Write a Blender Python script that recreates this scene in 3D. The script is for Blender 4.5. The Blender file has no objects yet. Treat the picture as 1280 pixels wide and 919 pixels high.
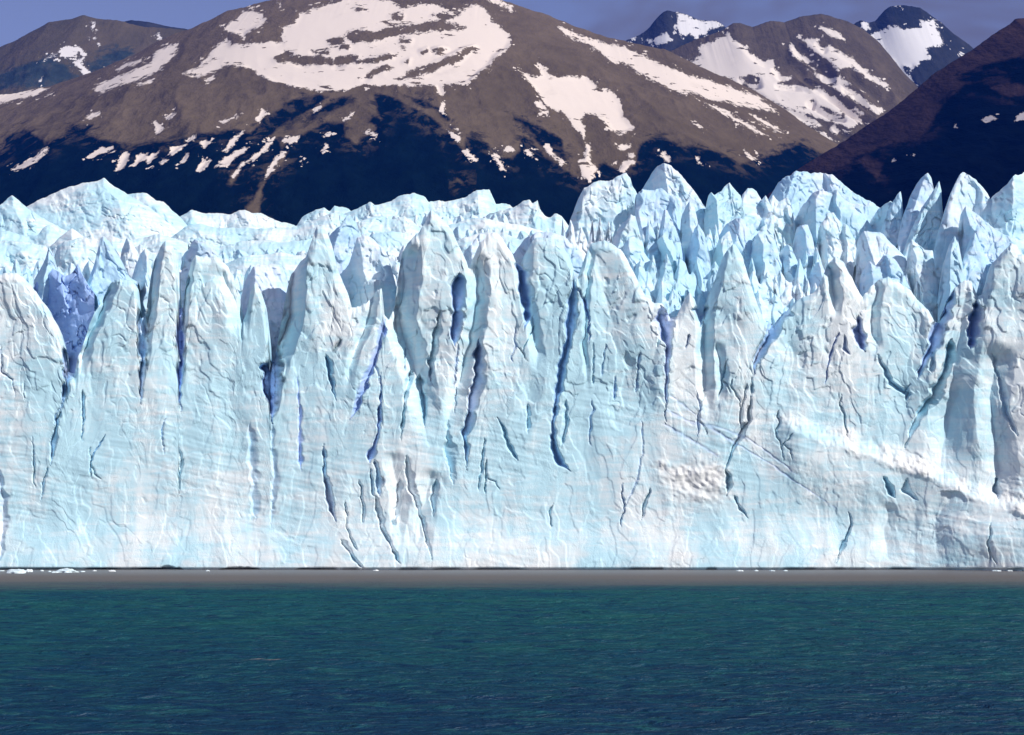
import bpy, math, random
import numpy as np

# ------------------------------------------------------------------ basics
scene = bpy.context.scene
COL = scene.collection
W, H, F = 1280.0, 919.0, 2030.0          # photograph size and focal length in its pixels
EYE = 15.0                               # eye height above the lake
HORIZON = 609.0
PITCH = math.atan((HORIZON - H / 2) / F)
CP, SP = math.cos(PITCH), math.sin(PITCH)
FRONT = EYE / math.tan(math.atan((712 - H / 2) / F) - PITCH)     # distance of the ice front
MPP = FRONT / F

def at(u, v, Y):
    """world point seen at photo pixel (u, v) at distance Y"""
    x = (u - W / 2) / F
    y = (H / 2 - v) / F
    t = Y / (CP - y * SP)
    return x * t, Y + 0 * x, EYE + (SP + y * CP) * t

def project(X, Y, Z):
    f = Y * CP + (Z - EYE) * SP
    up = -Y * SP + (Z - EYE) * CP
    return W / 2 + F * X / f, H / 2 - F * up / f

# ------------------------------------------------------------------ noise
def _h(ix, iy, iz, seed):
    h = (ix.astype(np.int64) * 374761393 + iy.astype(np.int64) * 668265263 + iz.astype(np.int64) * 2147483647 + seed * 1274126177) & 0xFFFFFFFF
    h = ((h ^ (h >> 13)) * 1274126177) & 0xFFFFFFFF
    h = ((h ^ (h >> 16)) * 2246822519) & 0xFFFFFFFF
    h = h ^ (h >> 15)
    return h.astype(np.float64) / 4294967295.0

def vnoise(x, y, z=None, seed=0):
    """smooth value noise in -1..1"""
    x = np.asarray(x, float); y = np.asarray(y, float)
    two = z is None
    ix = np.floor(x); iy = np.floor(y); fx = x - ix; fy = y - iy
    fx = fx * fx * fx * (fx * (fx * 6 - 15) + 10); fy = fy * fy * fy * (fy * (fy * 6 - 15) + 10)
    if two:
        o = np.zeros_like(ix)
        a = _h(ix, iy, o, seed); b = _h(ix + 1, iy, o, seed); c = _h(ix, iy + 1, o, seed); d = _h(ix + 1, iy + 1, o, seed)
        return 2 * ((a * (1 - fx) + b * fx) * (1 - fy) + (c * (1 - fx) + d * fx) * fy) - 1
    z = np.asarray(z, float); iz = np.floor(z); fz = z - iz; fz = fz * fz * (3 - 2 * fz)
    r = 0
    for k in (0, 1):
        a = _h(ix, iy, iz + k, seed); b = _h(ix + 1, iy, iz + k, seed); c = _h(ix, iy + 1, iz + k, seed); d = _h(ix + 1, iy + 1, iz + k, seed)
        r = r + ((a * (1 - fx) + b * fx) * (1 - fy) + (c * (1 - fx) + d * fx) * fy) * (fz if k else 1 - fz)
    return 2 * r - 1

def fbm(x, y, seed=0, oct=4, gain=0.5, lac=2.03):
    a, s, r = 1.0, 0.0, 0
    for k in range(oct):
        r = r + a * vnoise(x * .8 + y * .6, y * .8 - x * .6, seed=seed + 17 * k); s += a
        x, y = (x * .921 - y * .389) * lac + 3.7, (y * .921 + x * .389) * lac - 1.3; a *= gain
    return r / s

def ridged(x, y, seed=0, oct=4, gain=0.5):
    a, s, r = 1.0, 0.0, 0
    for k in range(oct):
        r = r + a * (1 - np.abs(vnoise(x, y, seed=seed + 31 * k)) * 2); s += a
        x, y = (x * .97 - y * .12) * 2.1 + 1.7, (y * .97 + x * .12) * 2.1 + 9.3; a *= gain
    return r / s

def facet(x, y, seed=0):
    """piecewise flat noise: linear over a skewed triangle lattice, creased like broken ice"""
    k = (x + y) * 0.3660254
    xs, ys = x + k, y + k
    ix, iy = np.floor(xs), np.floor(ys)
    fx, fy = xs - ix, ys - iy
    o = np.zeros_like(ix)
    a = _h(ix, iy, o, seed); d = _h(ix + 1, iy + 1, o, seed)
    b = _h(ix + 1, iy, o, seed); c = _h(ix, iy + 1, o, seed)
    lo = a + fx * (b - a) + fy * (d - b)
    hi = a + fy * (c - a) + fx * (d - c)
    return 2 * np.where(fx > fy, lo, hi) - 1

def sstep(a, b, x):
    t = np.clip((x - a) / (b - a), 0, 1)
    return t * t * (3 - 2 * t)

# ------------------------------------------------------------------ objects
def link(name, verts, faces, mat, parent=None, smooth=True, attrs=None):
    me = bpy.data.meshes.new(name)
    v = np.asarray(verts, np.float32).reshape(-1, 3)
    f = np.asarray(faces, np.int32)
    me.vertices.add(len(v)); me.vertices.foreach_set('co', v.ravel())
    n = f.shape[1]
    me.loops.add(f.size); me.loops.foreach_set('vertex_index', f.ravel())
    me.polygons.add(len(f))
    me.polygons.foreach_set('loop_start', np.arange(0, f.size, n, dtype=np.int32))
    me.polygons.foreach_set('use_smooth', np.full(len(f), smooth, bool))
    for k, a in (attrs or {}).items():
        at_ = me.attributes.new(k, 'FLOAT', 'POINT')
        at_.data.foreach_set('value', np.asarray(a, np.float32).ravel())
    me.update(calc_edges=True); me.validate()
    if mat: me.materials.append(mat)
    o = bpy.data.objects.new(name, me); COL.objects.link(o)
    if parent: o.parent = parent
    return o

def grid_faces(nr, nc):
    i = np.arange(nr * nc).reshape(nr, nc)
    return np.stack([i[:-1, :-1], i[1:, :-1], i[1:, 1:], i[:-1, 1:]], -1).reshape(-1, 4)

def tag(o, label=None, cat=None, group=None, kind=None):
    if label: o['label'] = label
    if cat: o['category'] = cat
    if group: o['group'] = group
    if kind: o['kind'] = kind
    return o

# ------------------------------------------------------------------ materials
def new_mat(name):
    m = bpy.data.materials.new(name); m.use_nodes = True
    nt = m.node_tree; nt.nodes.clear()
    return m, nt

class NT:
    def __init__(s, nt): s.nt = nt
    def n(s, t, **kw):
        nd = s.nt.nodes.new(t)
        for k, v in kw.items():
            if k.startswith('_'): setattr(nd, k[1:], v)
            else:
                key = int(k[1:]) if k[0] == 'i' and k[1:].isdigit() else k.replace('__', ' ')
                if hasattr(v, 'is_output'): s.nt.links.new(v, nd.inputs[key])
                else: nd.inputs[key].default_value = v
        return nd
    def math(s, op, a, b=0.0, clamp=False):
        return s.n('ShaderNodeMath', _operation=op, _use_clamp=clamp, i0=a, i1=b).outputs[0]
    def mix(s, fac, a, b):
        nd = s.nt.nodes.new('ShaderNodeMix'); nd.data_type = 'RGBA'
        for k, v in ((0, fac), (6, a), (7, b)):
            if hasattr(v, 'is_output'): s.nt.links.new(v, nd.inputs[k])
            else: nd.inputs[k].default_value = v
        return nd.outputs[2]
    def ramp(s, x, lo, hi, a=0.0, b=1.0, smooth=True):
        nd = s.n('ShaderNodeMapRange', _interpolation_type='SMOOTHSTEP' if smooth else 'LINEAR')
        s.nt.links.new(x, nd.inputs[0])
        for k, v in zip((1, 2, 3, 4), (lo, hi, a, b)): nd.inputs[k].default_value = v
        return nd.outputs[0]
    def pos(s, sx=1, sy=1, sz=1, rot=(0, 0, 0)):
        g = s.n('ShaderNodeNewGeometry').outputs['Position']
        m = s.n('ShaderNodeMapping', Vector=g)
        m.inputs['Scale'].default_value = (sx, sy, sz); m.inputs['Rotation'].default_value = rot
        return m.outputs[0]
    def noise(s, vec, scale, detail=4, rough=0.55, dist=0.0):
        nd = s.n('ShaderNodeTexNoise', Vector=vec, Scale=scale, Detail=detail, Roughness=rough, Distortion=dist)
        return nd.outputs[0]
    def attr(s, name):
        return s.n('ShaderNodeAttribute', _attribute_name=name).outputs['Fac']
    def out(s, sh, vol=False):
        o = s.n('ShaderNodeOutputMaterial'); s.nt.links.new(sh, o.inputs['Volume' if vol else 'Surface'])

def rgb(r, g, b): return (r, g, b, 1)

def ice_material():
    m, nt = new_mat('glacier_ice'); t = NT(nt)
    p = t.pos()
    big = t.noise(t.pos(.055, .055, .035, (0, .3, 0)), 1.0, 5, .6, .6)
    str_ = t.noise(t.pos(.10, .10, .9, (0, math.radians(20), 0)), 1.0, 6, .62, .5)
    strf = t.noise(t.pos(.22, .22, 2.6, (0, math.radians(24), 0)), 1.0, 4, .6, .3)
    vert = t.noise(t.pos(.55, .55, .08), 1.0, 5, .6, .3)
    f = t.math('ADD', t.math('MULTIPLY', big, .6), t.math('ADD', t.math('MULTIPLY', str_, .35), t.math('MULTIPLY', vert, .20)))
    fac = t.ramp(f, .45, .66)
    c = t.mix(fac, rgb(.85, .905, .93), rgb(.53, .79, .90))
    lines = t.ramp(strf, .57, .66)
    c = t.mix(t.math('MULTIPLY', lines, .20), c, rgb(.44, .70, .85))
    bl = t.attr('blue')
    c = t.mix(t.math('MULTIPLY', bl, .85), c, rgb(.30, .43, .93))  # dense blue ice, with the violet of crevasse shade painted in
    dirt = t.ramp(t.noise(p, .22, 7, .72, .6), .60, .80)
    c = t.mix(t.math('MULTIPLY', dirt, .30), c, rgb(.56, .57, .60))
    sn = t.attr('snow')
    c = t.mix(sn, c, rgb(.86, .85, .84))
    # relief finer than the mesh
    n1 = t.noise(t.pos(.8, .8, .45, (0, .4, 0)), 1.0, 7, .6, .4)
    n2 = t.noise(t.pos(2.2, 2.2, 1.3, (0, -.5, 0)), 1.0, 5, .65, .5)
    rd = t.math('ABSOLUTE', t.math('SUBTRACT', t.noise(t.pos(.9, .9, .30, (0, .15, 0)), 1.0, 5, .6, .3), .5))
    rd2 = t.math('ABSOLUTE', t.math('SUBTRACT', t.noise(t.pos(1.3, 1.3, 1.1, (0, .7, 0)), 1.0, 4, .6, .2), .5))
    where = t.ramp(t.noise(p, .16, 3, .6), .40, .60)
    hgt = t.math('ADD', t.math('MULTIPLY', n1, .35), t.math('MULTIPLY', n2, .14))
    hgt = t.math('ADD', hgt, t.math('MULTIPLY', where, t.math('ADD', t.math('MULTIPLY', t.ramp(rd, 0, .05, 0, 1, False), .16), t.math('MULTIPLY', t.ramp(rd2, 0, .04, 0, 1, False), .09))))
    b = t.n('ShaderNodeBump', Strength=.30, Distance=.6, Height=hgt)
    bs = t.n('ShaderNodeBsdfPrincipled', Base__Color=c, Roughness=.55, Normal=b.outputs[0])
    bs.inputs['Specular IOR Level'].default_value = .25
    t.out(bs.outputs[0]); return m

def mountain_material(name, rock_a, rock_b, snow_c, forest_c, bump=6.0, streak=.012):
    m, nt = new_mat(name); t = NT(nt)
    p = t.pos(1, .28, 1)
    n1 = t.noise(p, .004, 7, .6, .3); n2 = t.noise(t.pos(.012, .006, .004), 1.0, 6, .6, .6); n3 = t.noise(p, .05, 5, .65)
    f = t.math('ADD', t.math('MULTIPLY', n1, .5), t.math('ADD', t.math('MULTIPLY', n2, .4), t.math('MULTIPLY', n3, .25)))
    c = t.mix(t.ramp(f, .42, .75), rock_a, rock_b)
    edge = t.noise(t.pos(.05, .01, .03), 1.0, 5, .65)
    e2 = t.noise(p, .018, 6, .7)
    eo = t.math('SUBTRACT', t.math('ADD', t.math('MULTIPLY', e2, .7), t.math('MULTIPLY', edge, .3)), .5)
    fo = t.math('ADD', t.attr('forest'), t.math('MULTIPLY', eo, 26.0))
    ff = t.ramp(fo, -3.2, 2.4)
    brush = t.math('MULTIPLY', t.ramp(t.noise(p, .03, 6, .7, .4), .50, .62), t.math('MULTIPLY', t.ramp(fo, 26, 2), t.ramp(fo, -16, -3)))
    ff = t.math('MULTIPLY', t.math('MAXIMUM', ff, t.math('MULTIPLY', t.ramp(t.noise(p, .02, 6, .75, .6), .52, .6), t.ramp(fo, -16, -3, 0, .75))), t.math('SUBTRACT', 1.0, t.math('MULTIPLY', brush, .45)))
    fc = t.mix(t.ramp(t.noise(p, .03, 5, .7), .35, .7), forest_c, tuple(x * 1.6 for x in forest_c[:3]) + (1,))
    c = t.mix(ff, c, fc)
    so = t.math('ADD', t.attr('snow'), t.math('MULTIPLY', t.math('SUBTRACT', t.noise(t.pos(.055, .012, .035), 1.0, 8, .78), .5), 22.0))
    sa = t.attr('snow')
    fleck = t.math('MULTIPLY', t.ramp(t.noise(t.pos(.05, .012, .04, (0, .5, 0)), 1.0, 4, .6), .62, .66), t.ramp(sa, -14, -2))
    islet = t.math('MULTIPLY', t.ramp(t.noise(t.pos(.022, .010, .045), 1.0, 5, .65), .60, .64), t.ramp(sa, 16, 5))
    so = t.math('SUBTRACT', t.math('ADD', so, t.math('MULTIPLY', fleck, 12.0)), t.math('MULTIPLY', islet, 18.0))
    sf = t.ramp(so, -.35, .45)
    sc = t.mix(t.ramp(t.noise(p, .012, 6, .65), .55, .8), snow_c, tuple(x * .86 for x in snow_c[:3]) + (1,))
    c = t.mix(sf, c, sc)
    hgt = t.math('ADD', t.math('MULTIPLY', n1, 1.2), t.math('ADD', t.math('MULTIPLY', n2, .7), t.math('MULTIPLY', n3, .5)))
    hgt = t.math('ADD', t.math('MULTIPLY', hgt, t.math('SUBTRACT', 1.0, t.math('MULTIPLY', sf, .97))), t.math('MULTIPLY', sf, .35))
    b = t.n('ShaderNodeBump', Strength=.5, Distance=bump * 4, Height=hgt)
    bs = t.n('ShaderNodeBsdfPrincipled', Base__Color=c, Roughness=.9, Normal=b.outputs[0])
    bs.inputs['Specular IOR Level'].default_value = 0.0
    t.out(bs.outputs[0]); return m

def water_material():
    m, nt = new_mat('lake_water'); t = NT(nt)
    g = t.n('ShaderNodeSeparateXYZ', Vector=t.n('ShaderNodeNewGeometry').outputs['Position'])
    wob = t.noise(t.pos(.02, .05, 1), 1.0, 4, .6)
    y = t.math('ADD', g.outputs[1], t.math('MULTIPLY', t.math('SUBTRACT', wob, .5), 34.0))
    big = t.noise(t.pos(.012, .02, 1), 1.0, 4, .6, .5)
    near = t.ramp(t.math('ADD', y, t.math('MULTIPLY', t.math('SUBTRACT', big, .5), 120.0)), 85, 200)
    teal = t.mix(t.ramp(t.noise(t.pos(.05, .16, 1, (0, 0, .1)), 1.0, 5, .65, .4), .35, .70), WATER_FAR, WATER_GREEN)
    c = t.mix(near, WATER_NEAR, teal)
    # light and shade of the waves painted as pale crests and dark troughs
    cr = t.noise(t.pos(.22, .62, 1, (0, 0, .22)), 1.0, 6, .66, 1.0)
    c = t.mix(t.ramp(cr, .50, .66, 0, .65), c, WATER_CREST_LIGHT)
    c = t.mix(t.ramp(cr, .49, .36, 0, .7), c, WATER_TROUGH_SHADE)
    silt = t.ramp(y, FRONT - 66, FRONT - 24)
    c = t.mix(silt, c, SILT)
    # breaking crests: small patches of silty foam
    fo = t.noise(t.pos(.11, .55, 1), 1.0, 3, .5, .6)
    fo2 = t.noise(t.pos(.9, 2.2, 1), 1.0, 4, .6)
    foam = t.math('MULTIPLY', t.ramp(fo, .74, .80), t.ramp(fo2, .45, .62))
    c = t.mix(t.math('MULTIPLY', foam, t.math('SUBTRACT', .7, t.math('MULTIPLY', silt, .7))), c, rgb(.30, .27, .26))
    w1 = t.noise(t.pos(.40, 1.05, 1, (0, 0, .25)), 1.0, 4, .6, .8)
    w2 = t.noise(t.pos(1.6, 3.2, 1, (0, 0, -.2)), 1.0, 4, .6, .4)
    hgt = t.math('ADD', t.math('MULTIPLY', w1, .8), t.math('MULTIPLY', w2, .22))
    hgt = t.math('MULTIPLY', hgt, t.math('SUBTRACT', 1.0, t.math('MULTIPLY', silt, .85)))
    b = t.n('ShaderNodeBump', Strength=1.0, Distance=1.1, Height=hgt)
    df = t.n('ShaderNodeBsdfDiffuse', Color=c, Normal=b.outputs[0])
    gl = t.n('ShaderNodeBsdfGlossy', Color=rgb(.8, .9, 1), Roughness=.42, Normal=b.outputs[0])
    mx = t.n('ShaderNodeMixShader', i0=t.math('ADD', .03, t.ramp(g.outputs[1], FRONT - 26, FRONT - 4, 0, .14)), i1=df.outputs[0], i2=gl.outputs[0])
    t.out(mx.outputs[0]); return m

WATER_CREST_LIGHT = rgb(.018, .112, .118)
WATER_TROUGH_SHADE = rgb(.002, .024, .075)
WATER_NEAR = rgb(.004, .036, .085)
WATER_FAR = rgb(.005, .066, .105)
WATER_GREEN = rgb(.010, .094, .096)
SILT = rgb(.138, .126, .122)
ICE = ice_material()
WATER = water_material()

# ------------------------------------------------------------------ glacier
glacier = bpy.data.objects.new('glacier', None); COL.objects.link(glacier)
glacier.location = (0, FRONT, 0)
tag(glacier, 'huge pale blue glacier with a crevassed ice cliff and jagged spires above the lake', 'glacier')

def seg_dist(u, v, pts):
    """signed side, distance and running length parameter to a polyline; pts rows are (x, y, width)"""
    best = np.full(u.shape, 1e9); side = np.zeros(u.shape); wid = np.ones(u.shape); par = np.zeros(u.shape)
    n = len(pts) - 1
    for k in range(n):
        x0, y0, w0 = pts[k]; x1, y1, w1 = pts[k + 1]
        dx, dy = x1 - x0, y1 - y0; L2 = dx * dx + dy * dy + 1e-9
        s_ = np.clip(((u - x0) * dx + (v - y0) * dy) / L2, 0, 1)
        px, py = x0 + s_ * dx, y0 + s_ * dy
        d = np.hypot(u - px, v - py)
        m = d < best
        best = np.where(m, d, best)
        sd = np.sign((u - px) * dy - (v - py) * dx)      # >0: right of a downward line
        side = np.where(m, sd, side); wid = np.where(m, w0 + s_ * (w1 - w0), wid); par = np.where(m, (k + s_) / n, par)
    return best * side, wid, par

def carve(u, v, D, BL, pts, depth, asym=-.6, blue=0.0, wob=1.0, seed=0):
    """a crevasse: a V cut with its deepest line moved to one side (asym -1 left .. 1 right)"""
    P = np.array([(p[0], p[1], p[2] if len(p) > 2 else 3) for p in pts], float)
    mw = P[:, 2].max() + 4
    box = (u > P[:, 0].min() - mw) & (u < P[:, 0].max() + mw) & (v > P[:, 1].min() - mw) & (v < P[:, 1].max() + mw)
    if not box.any(): return
    uu, vv = u[box], v[box]
    uu2 = uu + wob * 1.6 * vnoise(vv / 7, uu / 9, seed=seed + 5) + wob * 1.1 * facet(vv / 4.3, uu / 6, seed=seed + 6)
    d, w, par = seg_dist(uu2, vv, P)
    w = w * (.95 + .55 * vnoise(vv / 9 + seed, uu / 14, seed=seed + 9))
    w = w * (.15 + .85 * np.minimum(sstep(-.02, .10, par), sstep(1.02, .88, par)))
    t = d / (w * .5 + .35)
    prof = np.where(t < asym, (t + 1) / (asym + 1 + 1e-6), (1 - t) / (1 - asym + 1e-6))
    prof = np.clip(prof, 0, 1)
    D[box] += depth * prof * np.clip(w / P[:, 2].max() * 1.6, .25, 1)
    BL[box] = np.maximum(BL[box], blue * sstep(0, .5, prof))

def ramp(u, v, D, pts, width, amp, side=-1):
    """a fold in the face: left (-1) or right (1) of the line the ice turns away"""
    P = np.array([(p[0], p[1], 1) for p in pts], float)
    mw = width + 4
    box = (u > P[:, 0].min() - mw) & (u < P[:, 0].max() + mw) & (v > P[:, 1].min() - 6) & (v < P[:, 1].max() + 6)
    uu, vv = u[box], v[box]
    d, w, par = seg_dist(uu + 2 * vnoise(vv / 11, uu / 13, seed=int(pts[0][0])), vv, P)
    x = np.clip(d * side / width, 0, 1)
    prof = np.where(x < .55, x / .55, (1 - x) / .45)
    D[box] += amp * prof * sstep(0, .12, par) * sstep(1, .6, par)

def interp_crest(crest, u, jag, seed):
    c = np.array(crest, float)
    y = np.interp(u, c[:, 0], c[:, 1])
    return y + jag * (fbm(u / 9, u * 0 + seed * 3.1, seed=seed, oct=4, gain=.6)) - jag * .6 * np.maximum(0, facet(u / 5.0, u * 0 + seed * 1.7, seed + 3))

def ice_layer(name, crest, base, Y, lean=.15, ridges=(), sl=.9, sr=.6, rnd=3.0, thick=8.0, jag=1.2, seed=1, step=1.0,
              amp=1.0, feats=None, snow=None, under=False, blue0=0.0, fine=1.0, crack=.7, calm=None, lay=False, small=1.0):
    c = np.array(crest, float)
    nc = max(6, int((c[-1, 0] - c[0, 0]) / step))
    u1 = np.linspace(c[0, 0], c[-1, 0], nc)
    cr = interp_crest(crest, u1, jag, seed)
    b1 = np.interp(u1, *np.array(base, float).T) if hasattr(base, '__len__') else np.full(nc, float(base))
    cr = np.minimum(cr, b1 - 1.0)
    nr = max(6, int((b1 - cr).max() / step))
    t = np.linspace(0, 1, nr)[:, None] ** 1.06
    u = np.repeat(u1[None], nr, 0)
    v = cr[None] + t * (b1 - cr)[None]
    Y0 = np.interp(u1, *np.array(Y, float).T)[None] if hasattr(Y, '__len__') else float(Y)
    mpp = (np.mean(Y0)) / F
    x = (u - 640) * mpp; z = (712 - v) * mpp
    D = lean * (b1[None] - v) * mpp
    BL = np.full(u.shape, blue0); SN = np.zeros(u.shape)
    if ridges:
        dr = None
        for r in ridges:
            rx, ry = r[0], r[1]; dx = r[2] if len(r) > 2 else 0.0; off = r[3] if len(r) > 3 else 0.0
            a = r[4] if len(r) > 4 else sl; b = r[5] if len(r) > 5 else sr
            xr = rx + dx * (v - ry) + 3 * vnoise(v / 14, v * 0 + rx, seed=seed)
            q = (u - xr) * mpp
            d = np.where(q < 0, -q * a, q * b) + off
            dr = d if dr is None else np.minimum(dr, d)
        D += np.minimum(dr, thick * 1.6)
    g = np.gradient(cr) / np.gradient(u1)
    kk = np.ones(5) / 5
    g = np.convolve(g, kk, 'same')
    dc = (v - cr[None]) * mpp / np.sqrt(1 + g[None] ** 2)
    D += rnd * np.clip(1 - dc / (rnd * 1.1), 0, 1) ** 2
    wx = x + 1.5 * fbm(x / 9, z / 9, seed + 1, 2); wz = z + 2.0 * fbm(x / 8, z / 11, seed + 2, 2)
    ds = seed * 13.7
    if lay: wx, wz = .62 * wx + .78 * wz, (.78 * wx - .62 * wz) * 1.5
    n = 1.7 * facet((wx + .15 * wz) / 8.5 + ds, wz / 24 + ds, seed + 3)
    n += .9 * facet((wx - .12 * wz) / 3.8 + ds, wz / 10, seed + 4)
    n += small * .42 * facet((wx + .3 * wz) / 1.9, (wz - .3 * wx) / 3.6 + ds, seed + 5)
    n += small * .16 * facet((wx - .5 * wz) / 1.0 + ds, (wz + .5 * wx) / 1.5, seed + 6)
    # slabs: flat plates that end in small scarps
    fa = facet((wx + .25 * wz) / 6 + ds, (wz - .2 * wx) / 14, seed + 9) + .5 * facet((wx - .3 * wz) / 2.3, wz / 5 + ds, seed + 10) + small * .2 * facet((wx + .6 * wz) / 1.0, (wz - .4 * wx) / 1.7, seed + 15)
    n += .55 * sstep(.0, .07, fa - .28) - .5 * sstep(.0, .07, -fa - .32)
    fb = facet((wx - .2 * wz) / 2.8 - ds, (wz + .3 * wx) / 5.5, seed + 11) + .5 * facet((wx + .4 * wz) / 1.2, wz / 2.2, seed + 16)
    n += (.25 + .3 * small) * .55 * (sstep(.0, .06, fb - .3) - sstep(.0, .06, -fb - .35))
    n += small * .35 * np.maximum(0, facet((wx - .35 * wz) / 1.5 + ds, (wz + .2 * wx) / 2.4, seed + 18) - .2)
    # chipped scars and hairline cracks
    n += .5 * np.maximum(0, facet((wx + .2 * wz) / 2.6, wz / 5.2 + ds, seed + 12) - .35)
    fc_ = facet((wx + .2 * wz) / 6 + ds, wz / (17 if amp < .65 else 8), seed + 13) + .3 * facet((wx - .2 * wz) / 1.7, wz / 3.3, seed + 17)
    n += crack * sstep(.045, 0, np.abs(fc_)) * sstep(-.05, .3, fbm(wx / 11, wz / 11 + ds, seed + 14, 2))
    n += small * .06 * fine * fbm(x / .6, z / .8, seed + 8, 3)
    D += (amp * n) if calm is None else amp * n * (calm + (1 - calm) * sstep(560, 380, v + 60 * fbm(u / 70, v / 70, 99, 2)))
    if feats: feats(u, v, D, BL, SN, x, z)
    YY = Y0 + D
    X, Yw, Z = at(u, v, YY)
    Zmin = np.minimum(Z, Z[-1:])
    # the back: over the top and down behind
    back = []
    for k, (q, dz) in enumerate(((.25, .6), (.6, 2.2), (1.0, 6.0), (1.15, 14.0))):
        back.append((X[0] * (1 + .004 * k), Yw[0] + thick * q, np.maximum(Z[0] - dz * thick / 8, Z[-1] - 3)))
    back.append((X[0], Yw[0] + thick * 1.2, np.minimum(Z[0], Z[-1]) - 6))
    bx = np.array([b[0] for b in back[::-1]]); by = np.array([b[1] for b in back[::-1]]); bz = np.array([b[2] for b in back[::-1]])
    AX = np.vstack([bx, X]); AY = np.vstack([by, Yw]) - FRONT; AZ = np.vstack([bz, Z])
    pad = np.zeros((len(back), nc))
    V = np.stack([AX, AY, AZ], -1)
    return link(name, V, grid_faces(V.shape[0], nc), ICE, glacier,
                attrs={'blue': np.vstack([pad, np.clip(BL, 0, 1)]), 'snow': np.vstack([pad, np.clip(SN, 0, 1)])})

# ---- the front cliff
CREST = [(-330, 420), (-300, 352), (-262, 338), (-238, 372), (-205, 330), (-176, 344), (-160, 392), (-138, 350), (-110, 332), (-88, 352), (-60, 346), (0, 343), (22, 341), (30, 349), (45, 366), (60, 386), (75, 415), (82, 440), (84, 466), (93, 466), (98, 445), (106, 425),
         (112, 405), (120, 388), (128, 376), (138, 354), (150, 349), (165, 351), (171, 358), (173, 380), (176, 398), (181, 396), (184, 380), (188, 350), (193, 326),
         (200, 309), (207, 302), (215, 306), (220, 318), (222, 345), (224, 385), (229, 385), (233, 352), (240, 326), (245, 320), (256, 321), (268, 320), (276, 324),
         (285, 335), (293, 350), (300, 375), (303, 404), (308, 392), (313, 366), (318, 354), (325, 360), (332, 382), (336, 415), (338, 450), (343, 452), (350, 410), (358, 366),
         (364, 345), (372, 333), (382, 322), (390, 299), (396, 284), (404, 283), (410, 291), (415, 306), (421, 332), (428, 352), (434, 366), (440, 386), (447, 384),
         (455, 379), (463, 376), (470, 364), (477, 360), (480, 392), (486, 398), (493, 384), (496, 360), (499, 338), (503, 316), (512, 302), (524, 291), (530, 280), (536, 267), (539, 263), (545, 268), (555, 276),
         (565, 290), (575, 311), (583, 326), (586, 336), (590, 325), (600, 305), (610, 293), (620, 290), (628, 298), (634, 309), (640, 317), (644, 326), (650, 332), (656, 320), (665, 302),
         (675, 297), (690, 296), (700, 304), (711, 320), (716, 334), (719, 350), (723, 346), (731, 322), (738, 306), (755, 300), (770, 307), (780, 318), (791, 338), (800, 356),
         (808, 372), (818, 380), (828, 380), (838, 398), (846, 396), (855, 376), (862, 366), (868, 374), (874, 396), (880, 384), (886, 364), (890, 358), (897, 340), (905, 320),
         (912, 309), (919, 305), (928, 320), (935, 345), (941, 362), (948, 385), (955, 402), (963, 404), (972, 402), (982, 388), (994, 380), (1006, 372), (1018, 364), (1026, 352), (1034, 332),
         (1044, 322), (1054, 328), (1063, 344), (1072, 362), (1078, 372), (1088, 358), (1096, 352), (1110, 346), (1122, 352), (1134, 360), (1150, 378), (1160, 388), (1168, 402),
         (1175, 402), (1183, 376), (1192, 362), (1206, 350), (1214, 352), (1222, 372), (1230, 366), (1240, 330), (1252, 316), (1263, 308), (1272, 318), (1285, 322), (1312, 352), (1330, 330), (1362, 312), (1392, 344), (1408, 388), (1430, 340), (1466, 318), (1500, 352), (1540, 336), (1570, 430)]

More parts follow.
